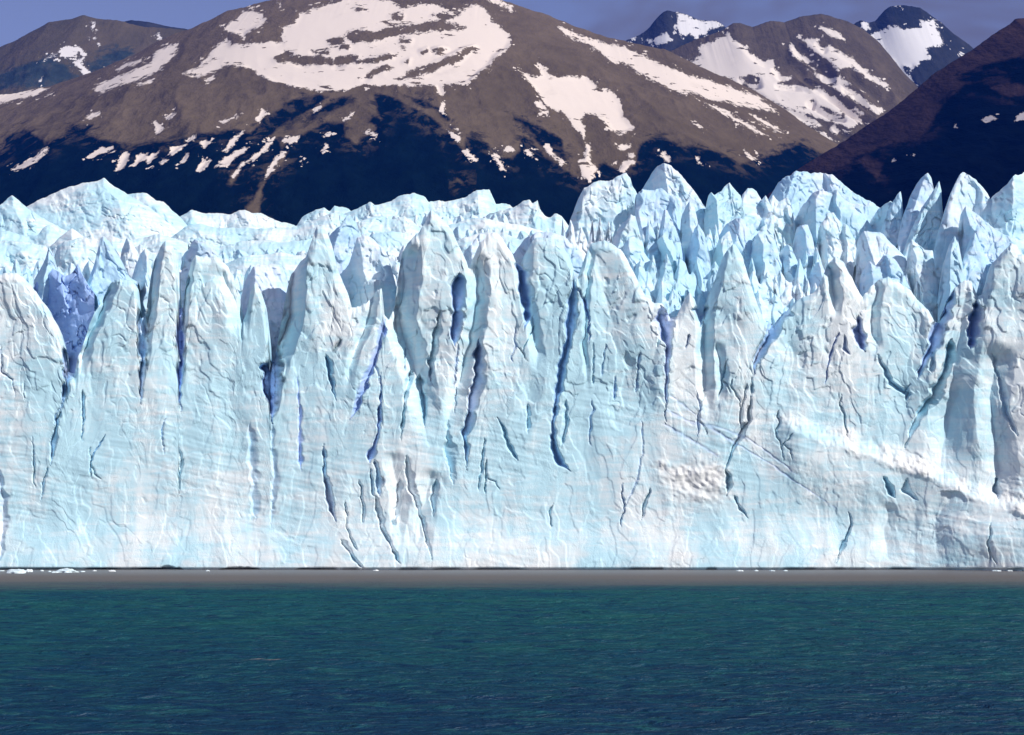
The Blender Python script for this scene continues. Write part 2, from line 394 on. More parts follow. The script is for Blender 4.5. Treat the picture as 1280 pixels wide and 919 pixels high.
CRACKS = [  # points (x, y, width), depth in metres, asym, blue
    ([(90, 425, 20), (87, 460, 16), (84, 480, 9), (79, 502, 4)], 6, -.7, .15), ([(76, 512, 2), (71, 530, 6), (67, 555, 6), (63, 582, 2)], 3, -.5, .15), ([(61, 584, 2), (55, 602, 3), (50, 627, 1)], 1.6, -.4, .1),
    ([(41, 545, 1.5), (43, 580, 2), (44, 600, 1)], 1, -.3, .1), ([(104, 488, 3), (104, 520, 3.5), (103, 552, 1)], 2, -.4, .1), ([(1, 430, 2), (3, 465, 3), (14, 474, 2), (20, 496, 1)], 1.6, 0, .1),
    ([(30, 475, 1), (30, 500, 1)], .8, 0, 0), ([(178, 385, 12), (179, 420, 12), (180, 452, 10), (177, 478, 5), (175, 505, 1)], 6, -.75, .1), ([(227, 370, 7), (226, 405, 8), (227, 440, 8), (225, 468, 5), (226, 515, 1)], 5, -.75, .55),
    ([(223, 560, 2), (227, 580, 5), (224, 595, 2)], 1, -.5, 0), ([(345, 440, 26), (342, 470, 26), (341, 500, 14), (341, 530, 3)], 9, -.8, .3), ([(372, 470, 2), (376, 520, 4), (375, 560, 8), (377, 590, 2)], .8, -.5, .6),
    ([(407, 444, 4), (412, 456, 8), (414, 475, 6), (420, 500, 1)], 3, -.6, .1), ([(428, 424, 1), (422, 432, 4), (416, 440, 1)], 1.5, 0, 0),
    ([(480, 400, 10), (472, 432, 13), (462, 460, 13), (450, 492, 9), (437, 525, 3)], 1.3, .7, .6), ([(476, 466, 2), (476, 495, 4), (474, 525, 5), (472, 548, 6), (465, 565, 9), (462, 578, 4)], 2.6, -.6, .5),
    ([(468, 575, 4), (474, 600, 9), (474, 620, 2)], 2, -.6, .15), ([(463, 585, 2), (465, 605, 5), (468, 622, 1)], 1.6, -.4, .1), ([(515, 464, 10), (506, 500, 6), (501, 552, 1)], 2.5, -.5, 0), ([(524, 468, 10), (529, 510, 6), (531, 535, 2)], 2.2, .3, 0),
    ([(507, 435, 2), (506, 465, 3)], 2, -.4, .1), ([(551, 388, 3), (546, 415, 10), (540, 445, 9), (539, 478, 2)], 3, -.6, 0), ([(576, 344, 14), (575, 370, 17), (572, 405, 14), (567, 432, 4)], 8, -.7, .25),
    ([(572, 430, 3), (570, 460, 3.5), (567, 486, 1)], 4, 0, .1), ([(571, 486, 2), (569, 518, 1)], 3, 0, .1), ([(600, 425, 8), (599, 470, 15), (590, 510, 11), (582, 545, 8), (584, 588, 1)], 4, -.7, .1),
    ([(646, 326, 8), (652, 345, 16), (658, 380, 13), (660, 395, 8), (655, 412, 1)], 7, -.5, .3), ([(718, 345, 8), (716, 375, 13), (713, 400, 13), (710, 430, 10), (702, 460, 12), (698, 490, 9), (691, 530, 5), (692, 560, 7), (700, 578, 8), (714, 589, 1)], 6, -.2, .15),
    ([(722, 360, 3), (732, 378, 4), (736, 400, 3), (737, 430, 1)], 3, .2, .5), ([(708, 500, 3), (706, 530, 8), (701, 560, 2)], 1.2, .4, 0), ([(826, 382, 4), (830, 396, 22), (834, 415, 16), (836, 432, 7), (834, 450, 4), (833, 475, 4), (831, 530, 1)], 6, -.5, .2),
    ([(874, 384, 22), (875, 398, 8), (875, 410, 1)], 5, 0, .05), ([(861, 418, 4), (858, 436, 1)], 3, 0, .2), ([(1002, 360, 10), (988, 382, 14), (972, 402, 16), (960, 428, 11), (946, 448, 9), (942, 468, 3)], 6, -.4, .1),
    ([(940, 470, 3), (939, 500, 3), (935, 530, 5), (925, 545, 9), (916, 562, 6), (907, 585, 3), (912, 605, 6), (908, 620, 2)], 3, -.3, 0), ([(934, 480, 2), (927, 512, 3), (926, 540, 2)], 1.5, -.3, 0), ([(918, 620, 3), (925, 635, 4), (936, 648, 1)], 1.5, -.3, 0),
    ([(834, 513, 5), (860, 527, 4), (885, 533, 4), (920, 555, 3), (960, 578, 2), (1000, 606, 2), (1045, 636, 2)], .15, .4, .25), ([(835, 493, 2), (885, 530, 2), (935, 548, 3), (1000, 596, 2)], .12, .3, .2), ([(830, 530, 6), (900, 572, 3)], .15, .3, .2),
    ([(1074, 396, 12), (1076, 420, 16), (1080, 440, 4)], 5, -.4, .3), ([(1050, 415, 2), (1042, 430, 3), (1036, 455, 2), (1032, 482, 1)], 1.8, 0, .5), ([(1056, 420, 3), (1056, 436, 6), (1062, 443, 3)], 2, 0, .3),
    ([(1192, 366, 10), (1180, 400, 16), (1165, 436, 13), (1154, 455, 7), (1146, 476, 1)], 5, -.5, .2), ([(1222, 378, 10), (1219, 400, 18), (1216, 425, 14), (1213, 436, 3)], 7, -.5, .3), ([(1190, 425, 10), (1184, 460, 16), (1168, 495, 14), (1146, 524, 8), (1130, 560, 3)], 2.6, -.5, 0),
    ([(1167, 440, 3), (1165, 465, 5)], 1.5, 0, 0), ([(1096, 443, 3), (1106, 462, 6), (1113, 478, 8), (1130, 490, 5), (1138, 480, 2)], 2.0, -.2, .05), ([(1136, 490, 7), (1132, 500, 2)], 2, 0, 0), ([(1240, 440, 3), (1250, 480, 8), (1258, 515, 8), (1272, 545, 3)], 1.6, -.3, 0),
    ([(405, 555, 2), (406, 590, 7), (412, 620, 10), (419, 652, 3)], 2.2, -.6, .2), ([(622, 522, 1), (630, 540, 4), (637, 560, 5), (646, 576, 3)], 1.6, .2, 0), ([(606, 548, 3), (602, 585, 4), (597, 615, 1)], 1.2, -.4, 0), ([(813, 610, 2), (806, 630, 4), (800, 652, 1)], 1.5, -.4, 0),
    ([(1104, 596, 4), (1112, 610, 10), (1118, 622, 4)], 3, -.6, 0), ([(1134, 598, 3), (1132, 612, 9), (1146, 625, 4)], 2, -.6, 0), ([(1246, 596, 5), (1245, 612, 11), (1249, 624, 4)], 3, -.6, .1), ([(1060, 640, 2), (1064, 655, 4), (1052, 685, 5), (1045, 705, 2)], 1.5, -.3, 0),
    ([(660, 505, 3), (661, 525, 5), (661, 542, 1)], 1.1, -.4, 0), ([(560, 526, 2), (562, 560, 12), (566, 605, 10)], 1.4, -.7, 0), ([(500, 600, 5), (496, 640, 8), (490, 660, 3)], 1.3, -.5, 0), ([(508, 570, 6), (515, 610, 10), (528, 650, 6), (540, 700, 3)], 1.8, -.6, 0),
    ([(545, 600, 6), (542, 625, 9), (543, 645, 3)], 1.6, -.5, 0), ([(470, 620, 4), (478, 660, 8), (500, 705, 4)], 1.8, -.6, 0), ([(449, 600, 2), (455, 640, 4), (452, 655, 1)], 1.2, -.4, 0), ([(432, 625, 2), (434, 660, 4), (446, 690, 2)], 1.1, -.4, 0), ([(427, 675, 6), (445, 700, 7), (455, 710, 3)], 1.4, -.5, 0),
    ([(803, 525, 1.5), (804, 560, 2), (797, 600, 2), (777, 640, 1)], .5, -.2, .2), ([(340, 530, 5), (344, 600, 8), (339, 660, 3)], .5, -.4, .1), ([(312, 530, 8), (318, 590, 14), (320, 650, 6)], .6, -.5, .1), ([(-3, 585, 12), (3, 625, 14), (0, 700, 10)], .9, .2, .1),
    ([(757, 430, 2), (752, 470, 3)], .8, 0, .2), ([(770, 470, 2), (768, 500, 2)], .9, 0, .3), ([(800, 440, 2), (795, 490, 3)], 1.0, 0, .2), ([(742, 428, 1), (741, 480, 2)], .8, 0, 0),
]
RAMPS = [  # line, width px, metres, side
    ([(527, 300), (528, 350), (522, 400), (545, 470), (560, 560)], 42, 5.0, -1), ([(612, 315), (613, 380), (604, 430), (585, 500), (570, 560)], 30, 3.2, -1), ([(386, 300), (384, 350), (380, 395), (368, 440), (355, 485)], 34, 8.0, -1),
    ([(205, 305), (200, 360), (190, 420), (186, 470)], 16, 3.5, -1), ([(150, 352), (136, 390), (118, 430), (106, 480)], 16, 3.5, -1), ([(245, 325), (237, 370), (233, 430), (230, 500)], 10, 2.5, -1), ([(745, 305), (737, 370), (735, 430), (742, 500)], 9, 1.2, -1),
    ([(262, 340), (284, 390), (280, 420)], 26, 1.6, 1), ([(913, 312), (905, 350), (892, 400), (893, 470), (905, 540)], 24, 2.6, -1), ([(1262, 312), (1245, 350), (1235, 400), (1225, 470), (1215, 560), (1215, 620)], 60, 2.1, -1), ([(1045, 326), (1052, 360), (1053, 400)], 18, 3, -1),
    ([(668, 302), (664, 350), (680, 420), (684, 470)], 20, 1.8, -1), ([(478, 362), (470, 400), (452, 440), (438, 500)], 16, 2.0, -1), ([(1110, 350), (1100, 400), (1108, 440)], 20, 2, -1), ([(905, 425), (912, 470), (905, 520)], 16, 1.2, -1),
    ([(1275, 430), (1262, 500), (1275, 590), (1262, 650)], 46, 2.0, -1), ([(1222, 480), (1200, 540), (1195, 590)], 36, .8, -1), ([(560, 590), (545, 650), (540, 705)], 36, 1.3, -1), ([(505, 560), (515, 620), (520, 700)], 30, 1.0, -1), ([(1215, 620), (1190, 660), (1196, 705)], 40, .9, -1), ([(1130, 630), (1122, 670), (1128, 705)], 30, .8, -1),
]

def cliff_feats(u, v, D, BL, SN, x, z):
    for k, r in enumerate(RAMPS): ramp(u, v, D, *r)
    for k, (pts, dep, asym, bl) in enumerate(CRACKS):
        carve(u, v, D, BL, [(p[0], p[1], p[2] * 1.15) for p in pts], min(dep * (1.6 if dep > 2 else 1.0), .5 + 1.7 * max(p[2] for p in pts) * MPP), asym, min(1, bl + (.24 if dep > 3 else .05)), wob=.8, seed=k)  # deeper cuts get more blue: dense ice plus painted shade hue
    r = random.Random(12)
    for k in range(22):                       # thin branching fractures
        x0, y0 = r.uniform(0, 1280), r.uniform(400, 660); pts = [(x0, y0, .8)]
        a = r.uniform(-.35, .25); m = r.randint(3, 6); ww = r.uniform(1.4, 3.2)
        for q in range(m):
            L = r.uniform(6, 15); a2 = a + r.uniform(-.45, .45)
            x0 += math.sin(a2) * L; y0 += math.cos(a2) * L
            pts.append((x0, y0, ww if q < m - 1 else .6))
        carve(u, v, D, BL, pts, r.uniform(.5, 1.3), r.uniform(-.6, .2), r.choice((0, 0, .3)), wob=.8, seed=300 + k)
        if k % 3 == 0:
            bx, by, _ = pts[len(pts) // 2]
            carve(u, v, D, BL, [(bx, by, 1.6), (bx + r.uniform(4, 12), by + r.uniform(4, 14), 1.4), (bx + r.uniform(8, 18), by + r.uniform(14, 24), .6)], .7, 0, 0, wob=.8, seed=400 + k)
    D -= .24 * np.maximum(0, u - 1140 - 30 * fbm(v / 60, u / 90, 61, 2)) * MPP * sstep(1480, 1290, u)
    # snow covered ledge dipping to the right, rubble lies along it
    led = np.interp(u[0], [960, 985, 1030, 1080, 1130, 1160, 1200, 1240, 1285, 1340], [540, 527, 545, 562, 578, 590, 608, 622, 640, 655])[None] + 5 * fbm(u / 16, v / 60, 77, 3) + 1.5 * vnoise(u / 3, v / 5, seed=4)
    on = sstep(955, 1000, u)
    D -= on * 1.7 * sstep(-14, 10, v - led) * sstep(110, 30, v - led)
    lump = on * sstep(-26, -6, v - led) * sstep(14, 2, v - led) * sstep(-.5, .3, fbm(u / 30, v / 30, 9, 2) + .5 * sstep(1110, 1150, u) * sstep(1185, 1160, u))
    rub = .7 * facet((x + .4 * z) / 2.4, (z - .3 * x) / 1.8, 32) + .4 * facet((x - .3 * z) / .95, (z + .4 * x) / .8, 31) + .25 * ridged(x / 1.1, z / 1.5, 33, 3)
    D += lump * (rub * .45 - .5); SN += lump * .9
    # the second heap of fallen snow
    hn = 16 * fbm(u / 14, v / 14, 44, 4)
    hx = sstep(812, 842, u + hn) * sstep(918, 890, u - hn) * sstep(566, 592, v + hn) * sstep(640, 600, v - .3 * (u - 860) + hn)
    D += hx * (rub * .45 - .15); SN += hx * .9
    # banded layers in the lower cliff
    s = z + .22 * x + .6 * fbm(x / 10, z / 10, 41, 2)
    D += .16 * sstep(400, 520, v) * sstep(-.3, .4, fbm(x / 14, z / 9, 43, 3)) * (np.abs((s * .45) % 1 - .5) + .4 * np.abs((s * 1.05 + .3) % 1 - .5))
    # spreading foot, then the notch the lake melts at the waterline
    D -= 1.6 * sstep(640, 712, v)
    apron = sstep(640, 712, v + 16 * fbm(u / 60, u * 0, 51, 2))
    SN += .55 * apron * sstep(-.1, .5, fbm(u / 40, v / 20, 52, 3))
    cut = sstep(-.05, .3, fbm(u / 38, u * 0 + 3.3, 53, 3)) * .5 + .35
    D += 1.8 * cut * sstep(709.6 - cut, 711.6, v)
    for ax, aw, ah, ad in ((210, 19, 6, 1.7), (185, 12, 4, 1.5), (300, 26, 4, 1.6), (130, 22, 3, 1.2), (385, 16, 3, 1.2)):
        arch = ah * np.clip(1 - ((u - ax) / aw) ** 2, 0, 1) ** .6 * (1 + .3 * vnoise(u / 5, u * 0, seed=8))
        D += ad * sstep(712.5 - arch, 712.5 - arch * .35, v) * (arch > .2)

import time; T0 = time.time()
ice_layer('ice_cliff', CREST, 713.5, [(-60, FRONT), (300, FRONT + 1.5), (520, FRONT), (720, FRONT + 1), (900, FRONT), (1100, FRONT + 1), (1280, FRONT + 1), (1570, FRONT + 1)],
          lean=.11, rnd=1.3, thick=7, jag=2.8, seed=3, step=.95, amp=.50, feats=cliff_feats, calm=.36, small=.42, crack=.4)

# ---- the seracs behind the cliff: (distance behind the front, crest, ridges (x, y, drift), base)
SERACS = [
    (7, [(36, 372), (46, 352), (52, 346), (58, 341), (66, 336), (74, 340), (82, 346), (90, 342), (97, 332), (103, 346), (110, 356), (118, 366)], 540, [(124, 338, -.12)], .95, .2),
    (24, [(42, 352), (50, 338), (57, 322), (61, 309), (65, 316), (69, 330), (80, 352)], 380, [(61, 309, -.1)], 1.6, .5),
    (17, [(104, 366), (112, 346), (118, 330), (122, 314), (125, 299), (129, 296), (136, 303), (146, 316), (153, 328), (161, 346), (172, 352)], 420, [(126, 297, -.25)], 1.8, .35),
    (34, [(148, 340), (152, 312), (158, 298), (165, 301), (172, 316), (178, 338)], 400, [(158, 299, .1)], 1.2, .4),
    (22, [(164, 352), (170, 330), (176, 318), (181, 311), (184, 318), (188, 332), (194, 350)], 420, [(182, 312, .0)], 1.8, .5),
    (30, [(226, 340), (238, 306), (244, 298), (250, 303), (258, 301), (266, 306), (274, 320), (290, 345)], 420, [(246, 299, .1)], 1.0, .3),
    (13, [(296, 395), (306, 352), (316, 335), (326, 331), (340, 330), (352, 332), (360, 352), (366, 380)], 540, [(318, 335, .05)], 1.3, .4),
    (12, [(418, 352), (428, 340), (436, 330), (446, 300), (455, 293), (468, 300), (480, 312), (488, 330), (494, 352), (498, 370)], 440, [(447, 300, .2)], 1.0, .35),
    (24, [(404, 320), (412, 295), (425, 282), (433, 270), (437, 268), (446, 280), (452, 300)], 380, [(430, 272, -.3)], 1.0, .4),
    (10, [(434, 396), (440, 378), (452, 356), (462, 350), (476, 351), (488, 353), (497, 360), (500, 380)], 450, [(470, 352, 0)], 1.0, .5),
    (11, [(562, 360), (570, 338), (580, 318), (592, 300), (603, 292), (612, 300)], 480, [(590, 302, .1)], 1.0, .4),
    (13, [(634, 330), (642, 318), (655, 300), (668, 292), (690, 290), (706, 296), (716, 306), (728, 316)], 470, [(668, 293, 0)], 1.2, .3),
    (40, [(706, 300), (714, 270), (722, 250), (730, 236), (742, 229), (756, 226), (772, 221), (783, 216), (788, 222), (791, 234), (800, 250), (806, 275)], 400, [(728, 240, -.1), (783, 216, .02, 3, 1.6, .5)], .9, .25),
    (48, [(778, 262), (795, 246), (806, 232), (815, 216), (822, 208), (830, 205), (838, 207), (848, 216), (862, 231), (874, 248), (884, 262)], 390, [(831, 205, .05)], 1.7, .35),
    (36, [(792, 300), (794, 246), (803, 236), (815, 238), (830, 236), (844, 250), (852, 280), (860, 310)], 390, [(800, 238, .05), (842, 244, .05)], 1.0, .3),
    (18, [(760, 330), (768, 296), (776, 281), (788, 268), (794, 270), (802, 300), (812, 330), (830, 360)], 430, [(786, 270, -.3)], 1.8, .35),
    (14, [(774, 345), (780, 305), (787, 297), (800, 310), (815, 330), (826, 352), (838, 375)], 440, [(786, 298, .1)], 1.4, .4),
    (20, [(800, 330), (808, 290), (810, 275), (814, 284), (822, 300), (830, 262), (834, 263), (846, 290), (856, 318), (846, 340)][:9], 430, [(810, 276, 0), (833, 263, -.1)], 1.6, .5),
    (16, [(806, 338), (818, 305), (828, 295), (840, 300), (846, 318), (842, 332), (850, 345), (860, 360)], 440, [(830, 296, .2)], 1.6, .4),
    (26, [(848, 320), (852, 270), (858, 256), (862, 250), (868, 258), (872, 275), (874, 300)], 400, [(862, 251, 0)], 1.5, .5),
    (19, [(852, 340), (860, 310), (868, 285), (873, 280), (880, 292), (886, 312), (890, 340), (892, 362)], 440, [(873, 281, .0)], 1.5, .35),
    (44, [(880, 275), (885, 246), (889, 240), (894, 244), (902, 238), (908, 230), (912, 228), (918, 236), (926, 246), (930, 262), (934, 280)], 390, [(892, 242, .15), (912, 228, .05, 1)], 1.4, .4),
    (52, [(918, 275), (928, 244), (934, 236), (940, 235), (946, 240), (952, 250), (957, 244), (963, 256), (968, 275)], 380, [(930, 240, 0), (957, 244, 0)], 1.3, .4),
    (30, [(890, 330), (896, 300), (908, 280), (920, 272), (930, 275), (940, 300), (950, 330)], 420, [(925, 273, -.2)], 1.2, .4),
    (24, [(884, 345), (892, 320), (898, 300), (912, 290), (918, 308), (925, 330)], 430, [(900, 298, .1)], 1.3, .4),
    (26, [(930, 340), (940, 305), (948, 290), (955, 282), (966, 292), (972, 310), (978, 330)], 430, [(950, 288, .1)], 1.3, .4),
    (76, [(952, 262), (962, 246), (972, 230), (982, 221), (992, 216), (1002, 214), (1014, 217), (1028, 216), (1042, 220), (1052, 227), (1066, 239), (1080, 248), (1098, 258), (1110, 270)], 330, [(992, 217, -.2), (1030, 217, .5, 1.5)], .9, .35),
    (56, [(955, 275), (962, 250), (966, 244), (974, 252), (984, 246), (988, 252), (994, 280)], 370, [(964, 246, .1), (985, 247, .1)], 1.2, .4),
    (50, [(986, 290), (1000, 262), (1012, 246), (1024, 238), (1036, 240), (1046, 238), (1054, 248), (1070, 262), (1084, 275), (1094, 290)], 360, [(1022, 240, .0), (1046, 239, .1, 0)], 1.5, .4),
    (38, [(990, 320), (996, 285), (1003, 281), (1010, 282), (1016, 300), (1022, 330)], 390, [(1004, 281, .1)], 1.4, .4),
    (40, [(1018, 320), (1026, 280), (1034, 268), (1042, 266), (1052, 280), (1060, 282), (1068, 300), (1076, 330)], 390, [(1030, 272, .05), (1056, 280, .05)], 1.5, .4),
    (26, [(964, 350), (972, 320), (984, 305), (990, 310), (998, 330), (1010, 360)], 420, [(985, 306, .1)], 1.4, .4),
    (20, [(1000, 380), (1012, 345), (1020, 330), (1026, 326), (1034, 345), (1040, 370)], 430, [(1024, 327, .1)], 1.3, .4),
    (46, [(1080, 290), (1088, 276), (1098, 262), (1106, 255), (1113, 250), (1118, 256), (1122, 275), (1128, 300)], 380, [(1112, 251, .05)], 1.5, .5),
    (42, [(1096, 305), (1106, 275), (1114, 256), (1120, 246), (1126, 238), (1128, 252), (1124, 270), (1132, 300)][:6] + [(1132, 300)], 390, [(1116, 250, -.15)], 1.2, .2),
    (38, [(1122, 305), (1130, 268), (1140, 242), (1150, 224), (1156, 218), (1160, 216), (1164, 222), (1167, 236), (1172, 262), (1178, 300)], 390, [(1156, 218, -.3)], 1.3, .3),
    (30, [(1128, 320), (1140, 286), (1152, 260), (1164, 243), (1171, 232), (1174, 228), (1177, 240), (1178, 262), (1186, 320)], 400, [(1168, 238, -.45)], 1.6, .3),
    (24, [(1164, 335), (1174, 292), (1184, 256), (1192, 234), (1199, 219), (1203, 215), (1212, 221), (1220, 226), (1226, 232), (1234, 242), (1246, 262), (1262, 284), (1272, 312)], 420, [(1197, 224, -.35)], 1.5, .3),
    (16, [(1196, 340), (1202, 285), (1204, 262), (1208, 257), (1216, 264), (1230, 276), (1250, 290), (1272, 300), (1280, 325)], 430, [(1208, 258, .3)], 1.7, .3),
    (22, [(1226, 290), (1240, 246), (1250, 238), (1258, 230), (1266, 221), (1269, 219), (1278, 217), (1290, 214), (1340, 210)], 420, [(1268, 220, -.05)], .5, 1.5),
    (10, [(1172, 380), (1180, 330), (1188, 305), (1193, 294), (1198, 304), (1203, 330), (1208, 360)], 440, [(1193, 295, -.1)], 1.3, .4),
    (12, [(1184, 390), (1196, 350), (1206, 320), (1214, 300), (1219, 291), (1226, 306), (1232, 322), (1238, 350), (1244, 370)], 450, [(1218, 292, -.35)], 1.1, .35),
    (16, [(1132, 350), (1136, 318), (1139, 301), (1148, 306), (1156, 312), (1166, 314), (1168, 330), (1172, 352), (1178, 380)], 440, [(1140, 302, .2)], 1.6, .3),
    (20, [(1070, 330), (1074, 298), (1080, 290), (1090, 289), (1102, 292), (1112, 302), (1122, 312), (1132, 322), (1140, 350)], 430, [(1082, 290, .35)], 1.3, .4),
    (12, [(1072, 380), (1078, 340), (1086, 328), (1094, 332), (1104, 320), (1118, 324), (1128, 340), (1140, 365)], 440, [(1090, 330, .1), (1106, 320, .3)], 1.3, .4),
    (8, [(1242, 350), (1252, 322), (1264, 304), (1270, 306), (1276, 318), (1290, 330), (1340, 330)], 460, [(1262, 306, -.2)], 1.3, .5),
]
for k, (dy, crest, base, rid, sl, sr) in enumerate(SERACS):
    shade_blue = .75 if k == 0 else .3 if base == 540 else .06 + .10 * (k % 3)  # blue ice and violet shade put into the colour, strongest in the notch
    ice_layer('serac', crest, base, FRONT + dy, lean=.22, ridges=rid, sl=sl * 1.45, sr=sr, rnd=.9, thick=min(9, .06 * (crest[-1][0] - crest[0][0]) + 3), jag=2.5, blue0=shade_blue, seed=20 + k * 3, step=.9, amp=1.25 if k == 0 else .75, fine=1.6)

# ---- broad rises of the upper glacier, far behind the cliff
RISES = [
    (150, [(-60, 268), (-10, 262), (3, 254), (15, 244), (23, 250), (34, 260), (50, 271), (70, 282), (90, 292)], 340, [(15, 244, .3)], .5, .3, .9),
    (190, [(10, 285), (33, 258), (60, 245), (85, 234), (104, 229), (120, 227), (130, 223), (140, 231), (156, 241), (172, 250), (190, 262), (215, 282), (240, 300)], 330, [(130, 224, .55), (90, 234, .4, 4)], .35, .5, .8),
    (215, [(140, 262), (158, 244), (172, 241), (184, 242), (195, 250), (204, 252), (215, 263), (226, 272), (236, 285)], 320, [(183, 242, .5)], .4, .5, .8),
    (240, [(205, 285), (226, 270), (240, 262), (256, 267), (275, 267), (288, 268), (300, 263), (306, 262), (314, 266), (326, 266), (345, 276), (362, 280), (370, 283), (378, 272), (395, 262), (405, 260), (412, 264), (418, 257), (432, 260), (442, 266), (456, 275)], 330, [(240, 262, .5), (305, 262, .3), (400, 260, .3)], .4, .3, 1.0),
    (210, [(380, 290), (420, 272), (445, 262), (455, 257), (462, 252), (468, 256), (480, 254), (490, 252), (497, 246), (505, 243), (512, 243), (518, 241), (524, 244), (532, 247), (536, 252), (560, 252), (580, 247), (596, 238), (612, 237), (616, 246), (620, 255), (633, 255), (645, 262), (660, 280)], 330, [(462, 252, .4), (512, 242, .2), (597, 238, .1, 1, .5, 1.0)], .5, .3, 1.0),
    (150, [(590, 285), (610, 268), (632, 262), (644, 258), (655, 252), (662, 249), (666, 255), (672, 251), (675, 262), (682, 271), (688, 272), (694, 267), (702, 270), (709, 280), (716, 290), (740, 310)], 350, [(660, 250, .3), (694, 268, .1)], .6, .35, 1.0),
    (120, [(-60, 296), (10, 289), (38, 297), (48, 294), (55, 284), (62, 281), (72, 291), (80, 298), (110, 305), (150, 302)], 360, [(56, 283, .3), (0, 291, .2)], .5, .3, .9),
    (100, [(60, 310), (75, 297), (90, 285), (105, 296), (120, 302), (140, 296), (160, 300), (185, 296), (200, 292), (215, 298), (235, 304)], 370, [(88, 286, .4), (140, 297, .3), (200, 293, .3)], .5, .3, .9),
    (140, [(195, 312), (215, 296), (232, 284), (250, 279), (270, 285), (300, 285), (330, 286), (360, 285), (385, 279), (400, 272), (418, 266), (432, 268), (450, 285)], 360, [(240, 281, .6), (330, 286, .3), (410, 268, -.4)], .35, .25, 1.0),
    (75, [(-60, 306), (0, 301), (20, 302), (40, 304), (58, 309), (64, 318), (70, 335)], 390, [(20, 302, .5), (-20, 303, .4)], .5, .3, .9),
    (62, [(66, 330), (72, 306), (85, 301), (100, 297), (108, 297), (117, 310), (126, 322), (140, 330)], 390, [(84, 301, .4), (106, 297, .5)], .6, .3, .9),
    (80, [(140, 330), (155, 318), (175, 306), (190, 316), (215, 312), (232, 318), (250, 312), (275, 310), (300, 302), (330, 300), (355, 304), (380, 300), (398, 296)], 400, [(176, 306, .3), (230, 317, .4), (310, 302, .5)], .4, .25, 1.0),
    (45, [(260, 345), (285, 328), (305, 320), (330, 318), (350, 316), (372, 320), (390, 312), (400, 330)], 420, [(300, 321, .3), (350, 317, .3)], .5, .3, .7),
    (95, [(420, 300), (436, 283), (452, 276), (470, 270), (490, 274), (505, 270), (520, 280), (532, 290), (545, 290)], 380, [(450, 277, .4), (488, 273, .6)], .5, .3, 1.0),
    (60, [(440, 318), (455, 300), (470, 292), (490, 290), (510, 292), (522, 298), (535, 310)], 400, [(468, 293, .5)], .5, .3, 1.0),
    (110, [(540, 300), (560, 282), (585, 274), (605, 272), (630, 278), (655, 282), (680, 290), (700, 296), (730, 300)], 380, [(560, 283, .4), (606, 272, .6)], .5, .3, .9),
    (60, [(545, 320), (565, 302), (585, 296), (610, 290), (630, 292), (650, 300), (670, 296), (700, 300), (725, 304), (745, 315)], 400, [(580, 297, .4), (640, 296, .4)], .5, .3, .9),
    (95, [(690, 310), (705, 292), (720, 282), (740, 290), (760, 285), (790, 280), (830, 290), (870, 285), (900, 280), (940, 285), (980, 280), (1020, 285), (1060, 285), (1100, 290), (1150, 295), (1200, 290), (1260, 285), (1340, 285)], 420, [(720, 283, .2), (790, 280, .2), (900, 281, .2), (980, 281, .1), (1060, 286, .1), (1200, 290, .1)], .8, .4, 1.0),
]
for k, (dy, crest, base, rid, sl, sr, am) in enumerate(RISES):
    ice_layer('ice_ridge', crest, base, FRONT + dy, lean=.75, ridges=rid, sl=sl, sr=sr, rnd=3, thick=16, jag=1.6, lay=True, crack=1.1, seed=200 + k * 3, step=1.05, amp=am * .8, fine=1.5)

# ---- smaller broken blocks between the named seracs
rng = random.Random(5)
def filler(x0, x1, yrow, dy, hmin, hmax, wmin, wmax, base, seed):
    pts = []; rid = []
    x = x0
    pts.append((x0, yrow(x0) + 10))
    while x < x1 - wmin:
        w = rng.uniform(wmin, wmax); h = rng.uniform(hmin, hmax)
        ax = x + w * rng.uniform(.35, .7)
        y = yrow(ax)
        pts.append((x + w * .15, y + 5 - h * .2)); pts.append((x + (ax - x) * .6, y - h * rng.uniform(.3, .55))); pts.append((ax - w * .05, y - h + 1)); pts.append((ax, y - h)); pts.append((ax + w * .06, y - h * rng.uniform(.7, .97))); pts.append((ax + (x + w - ax) * .6, y - h * rng.uniform(.15, .6))); pts.append((x + w, y + rng.uniform(0, 8)))
        rid.append((ax, y - h, rng.uniform(-.2, .2), rng.uniform(0, 1.5)))
        x += w
    P = [pts[0]]
    for p in pts[1:]:
        if p[0] > P[-1][0] + .8: P.append(p)
    ice_layer('serac_ridge', P, base, FRONT + dy, lean=.25, ridges=rid, sl=1.7, sr=.4, rnd=.8, thick=7, jag=2.8, blue0=.1, seed=seed, amp=.75, step=.9, fine=1.6)
filler(870, 1130, lambda x: 300, 66, 8, 32, 10, 22, 420, 601)
filler(850, 1180, lambda x: 316, 48, 8, 32, 9, 22, 430, 611)
filler(845, 1200, lambda x: 336, 32, 8, 34, 9, 22, 440, 621)
filler(930, 1180, lambda x: 352 + (x - 950) * .03, 22, 8, 32, 10, 24, 450, 631)
filler(740, 960, lambda x: 326 + (x - 740) * .12, 12, 6, 24, 10, 24, 450, 641)
filler(1080, 1300, lambda x: 300, 50, 4, 26, 10, 24, 420, 651)
filler(840, 1100, lambda x: 284, 84, 4, 22, 9, 20, 400, 655)
filler(780, 1000, lambda x: 372 + (x - 800) * .05, 7, 6, 26, 12, 26, 470, 657)
filler(600, 760, lambda x: 312, 36, 3, 12, 8, 26, 420, 661)
filler(560, 730, lambda x: 292, 90, 2, 9, 7, 22, 400, 663)
filler(420, 640, lambda x: 274, 150, 2, 9, 6, 20, 380, 665)
filler(380, 560, lambda x: 318, 40, 3, 14, 8, 26, 420, 671)
filler(400, 560, lambda x: 296, 80, 2, 10, 7, 22, 400, 673)
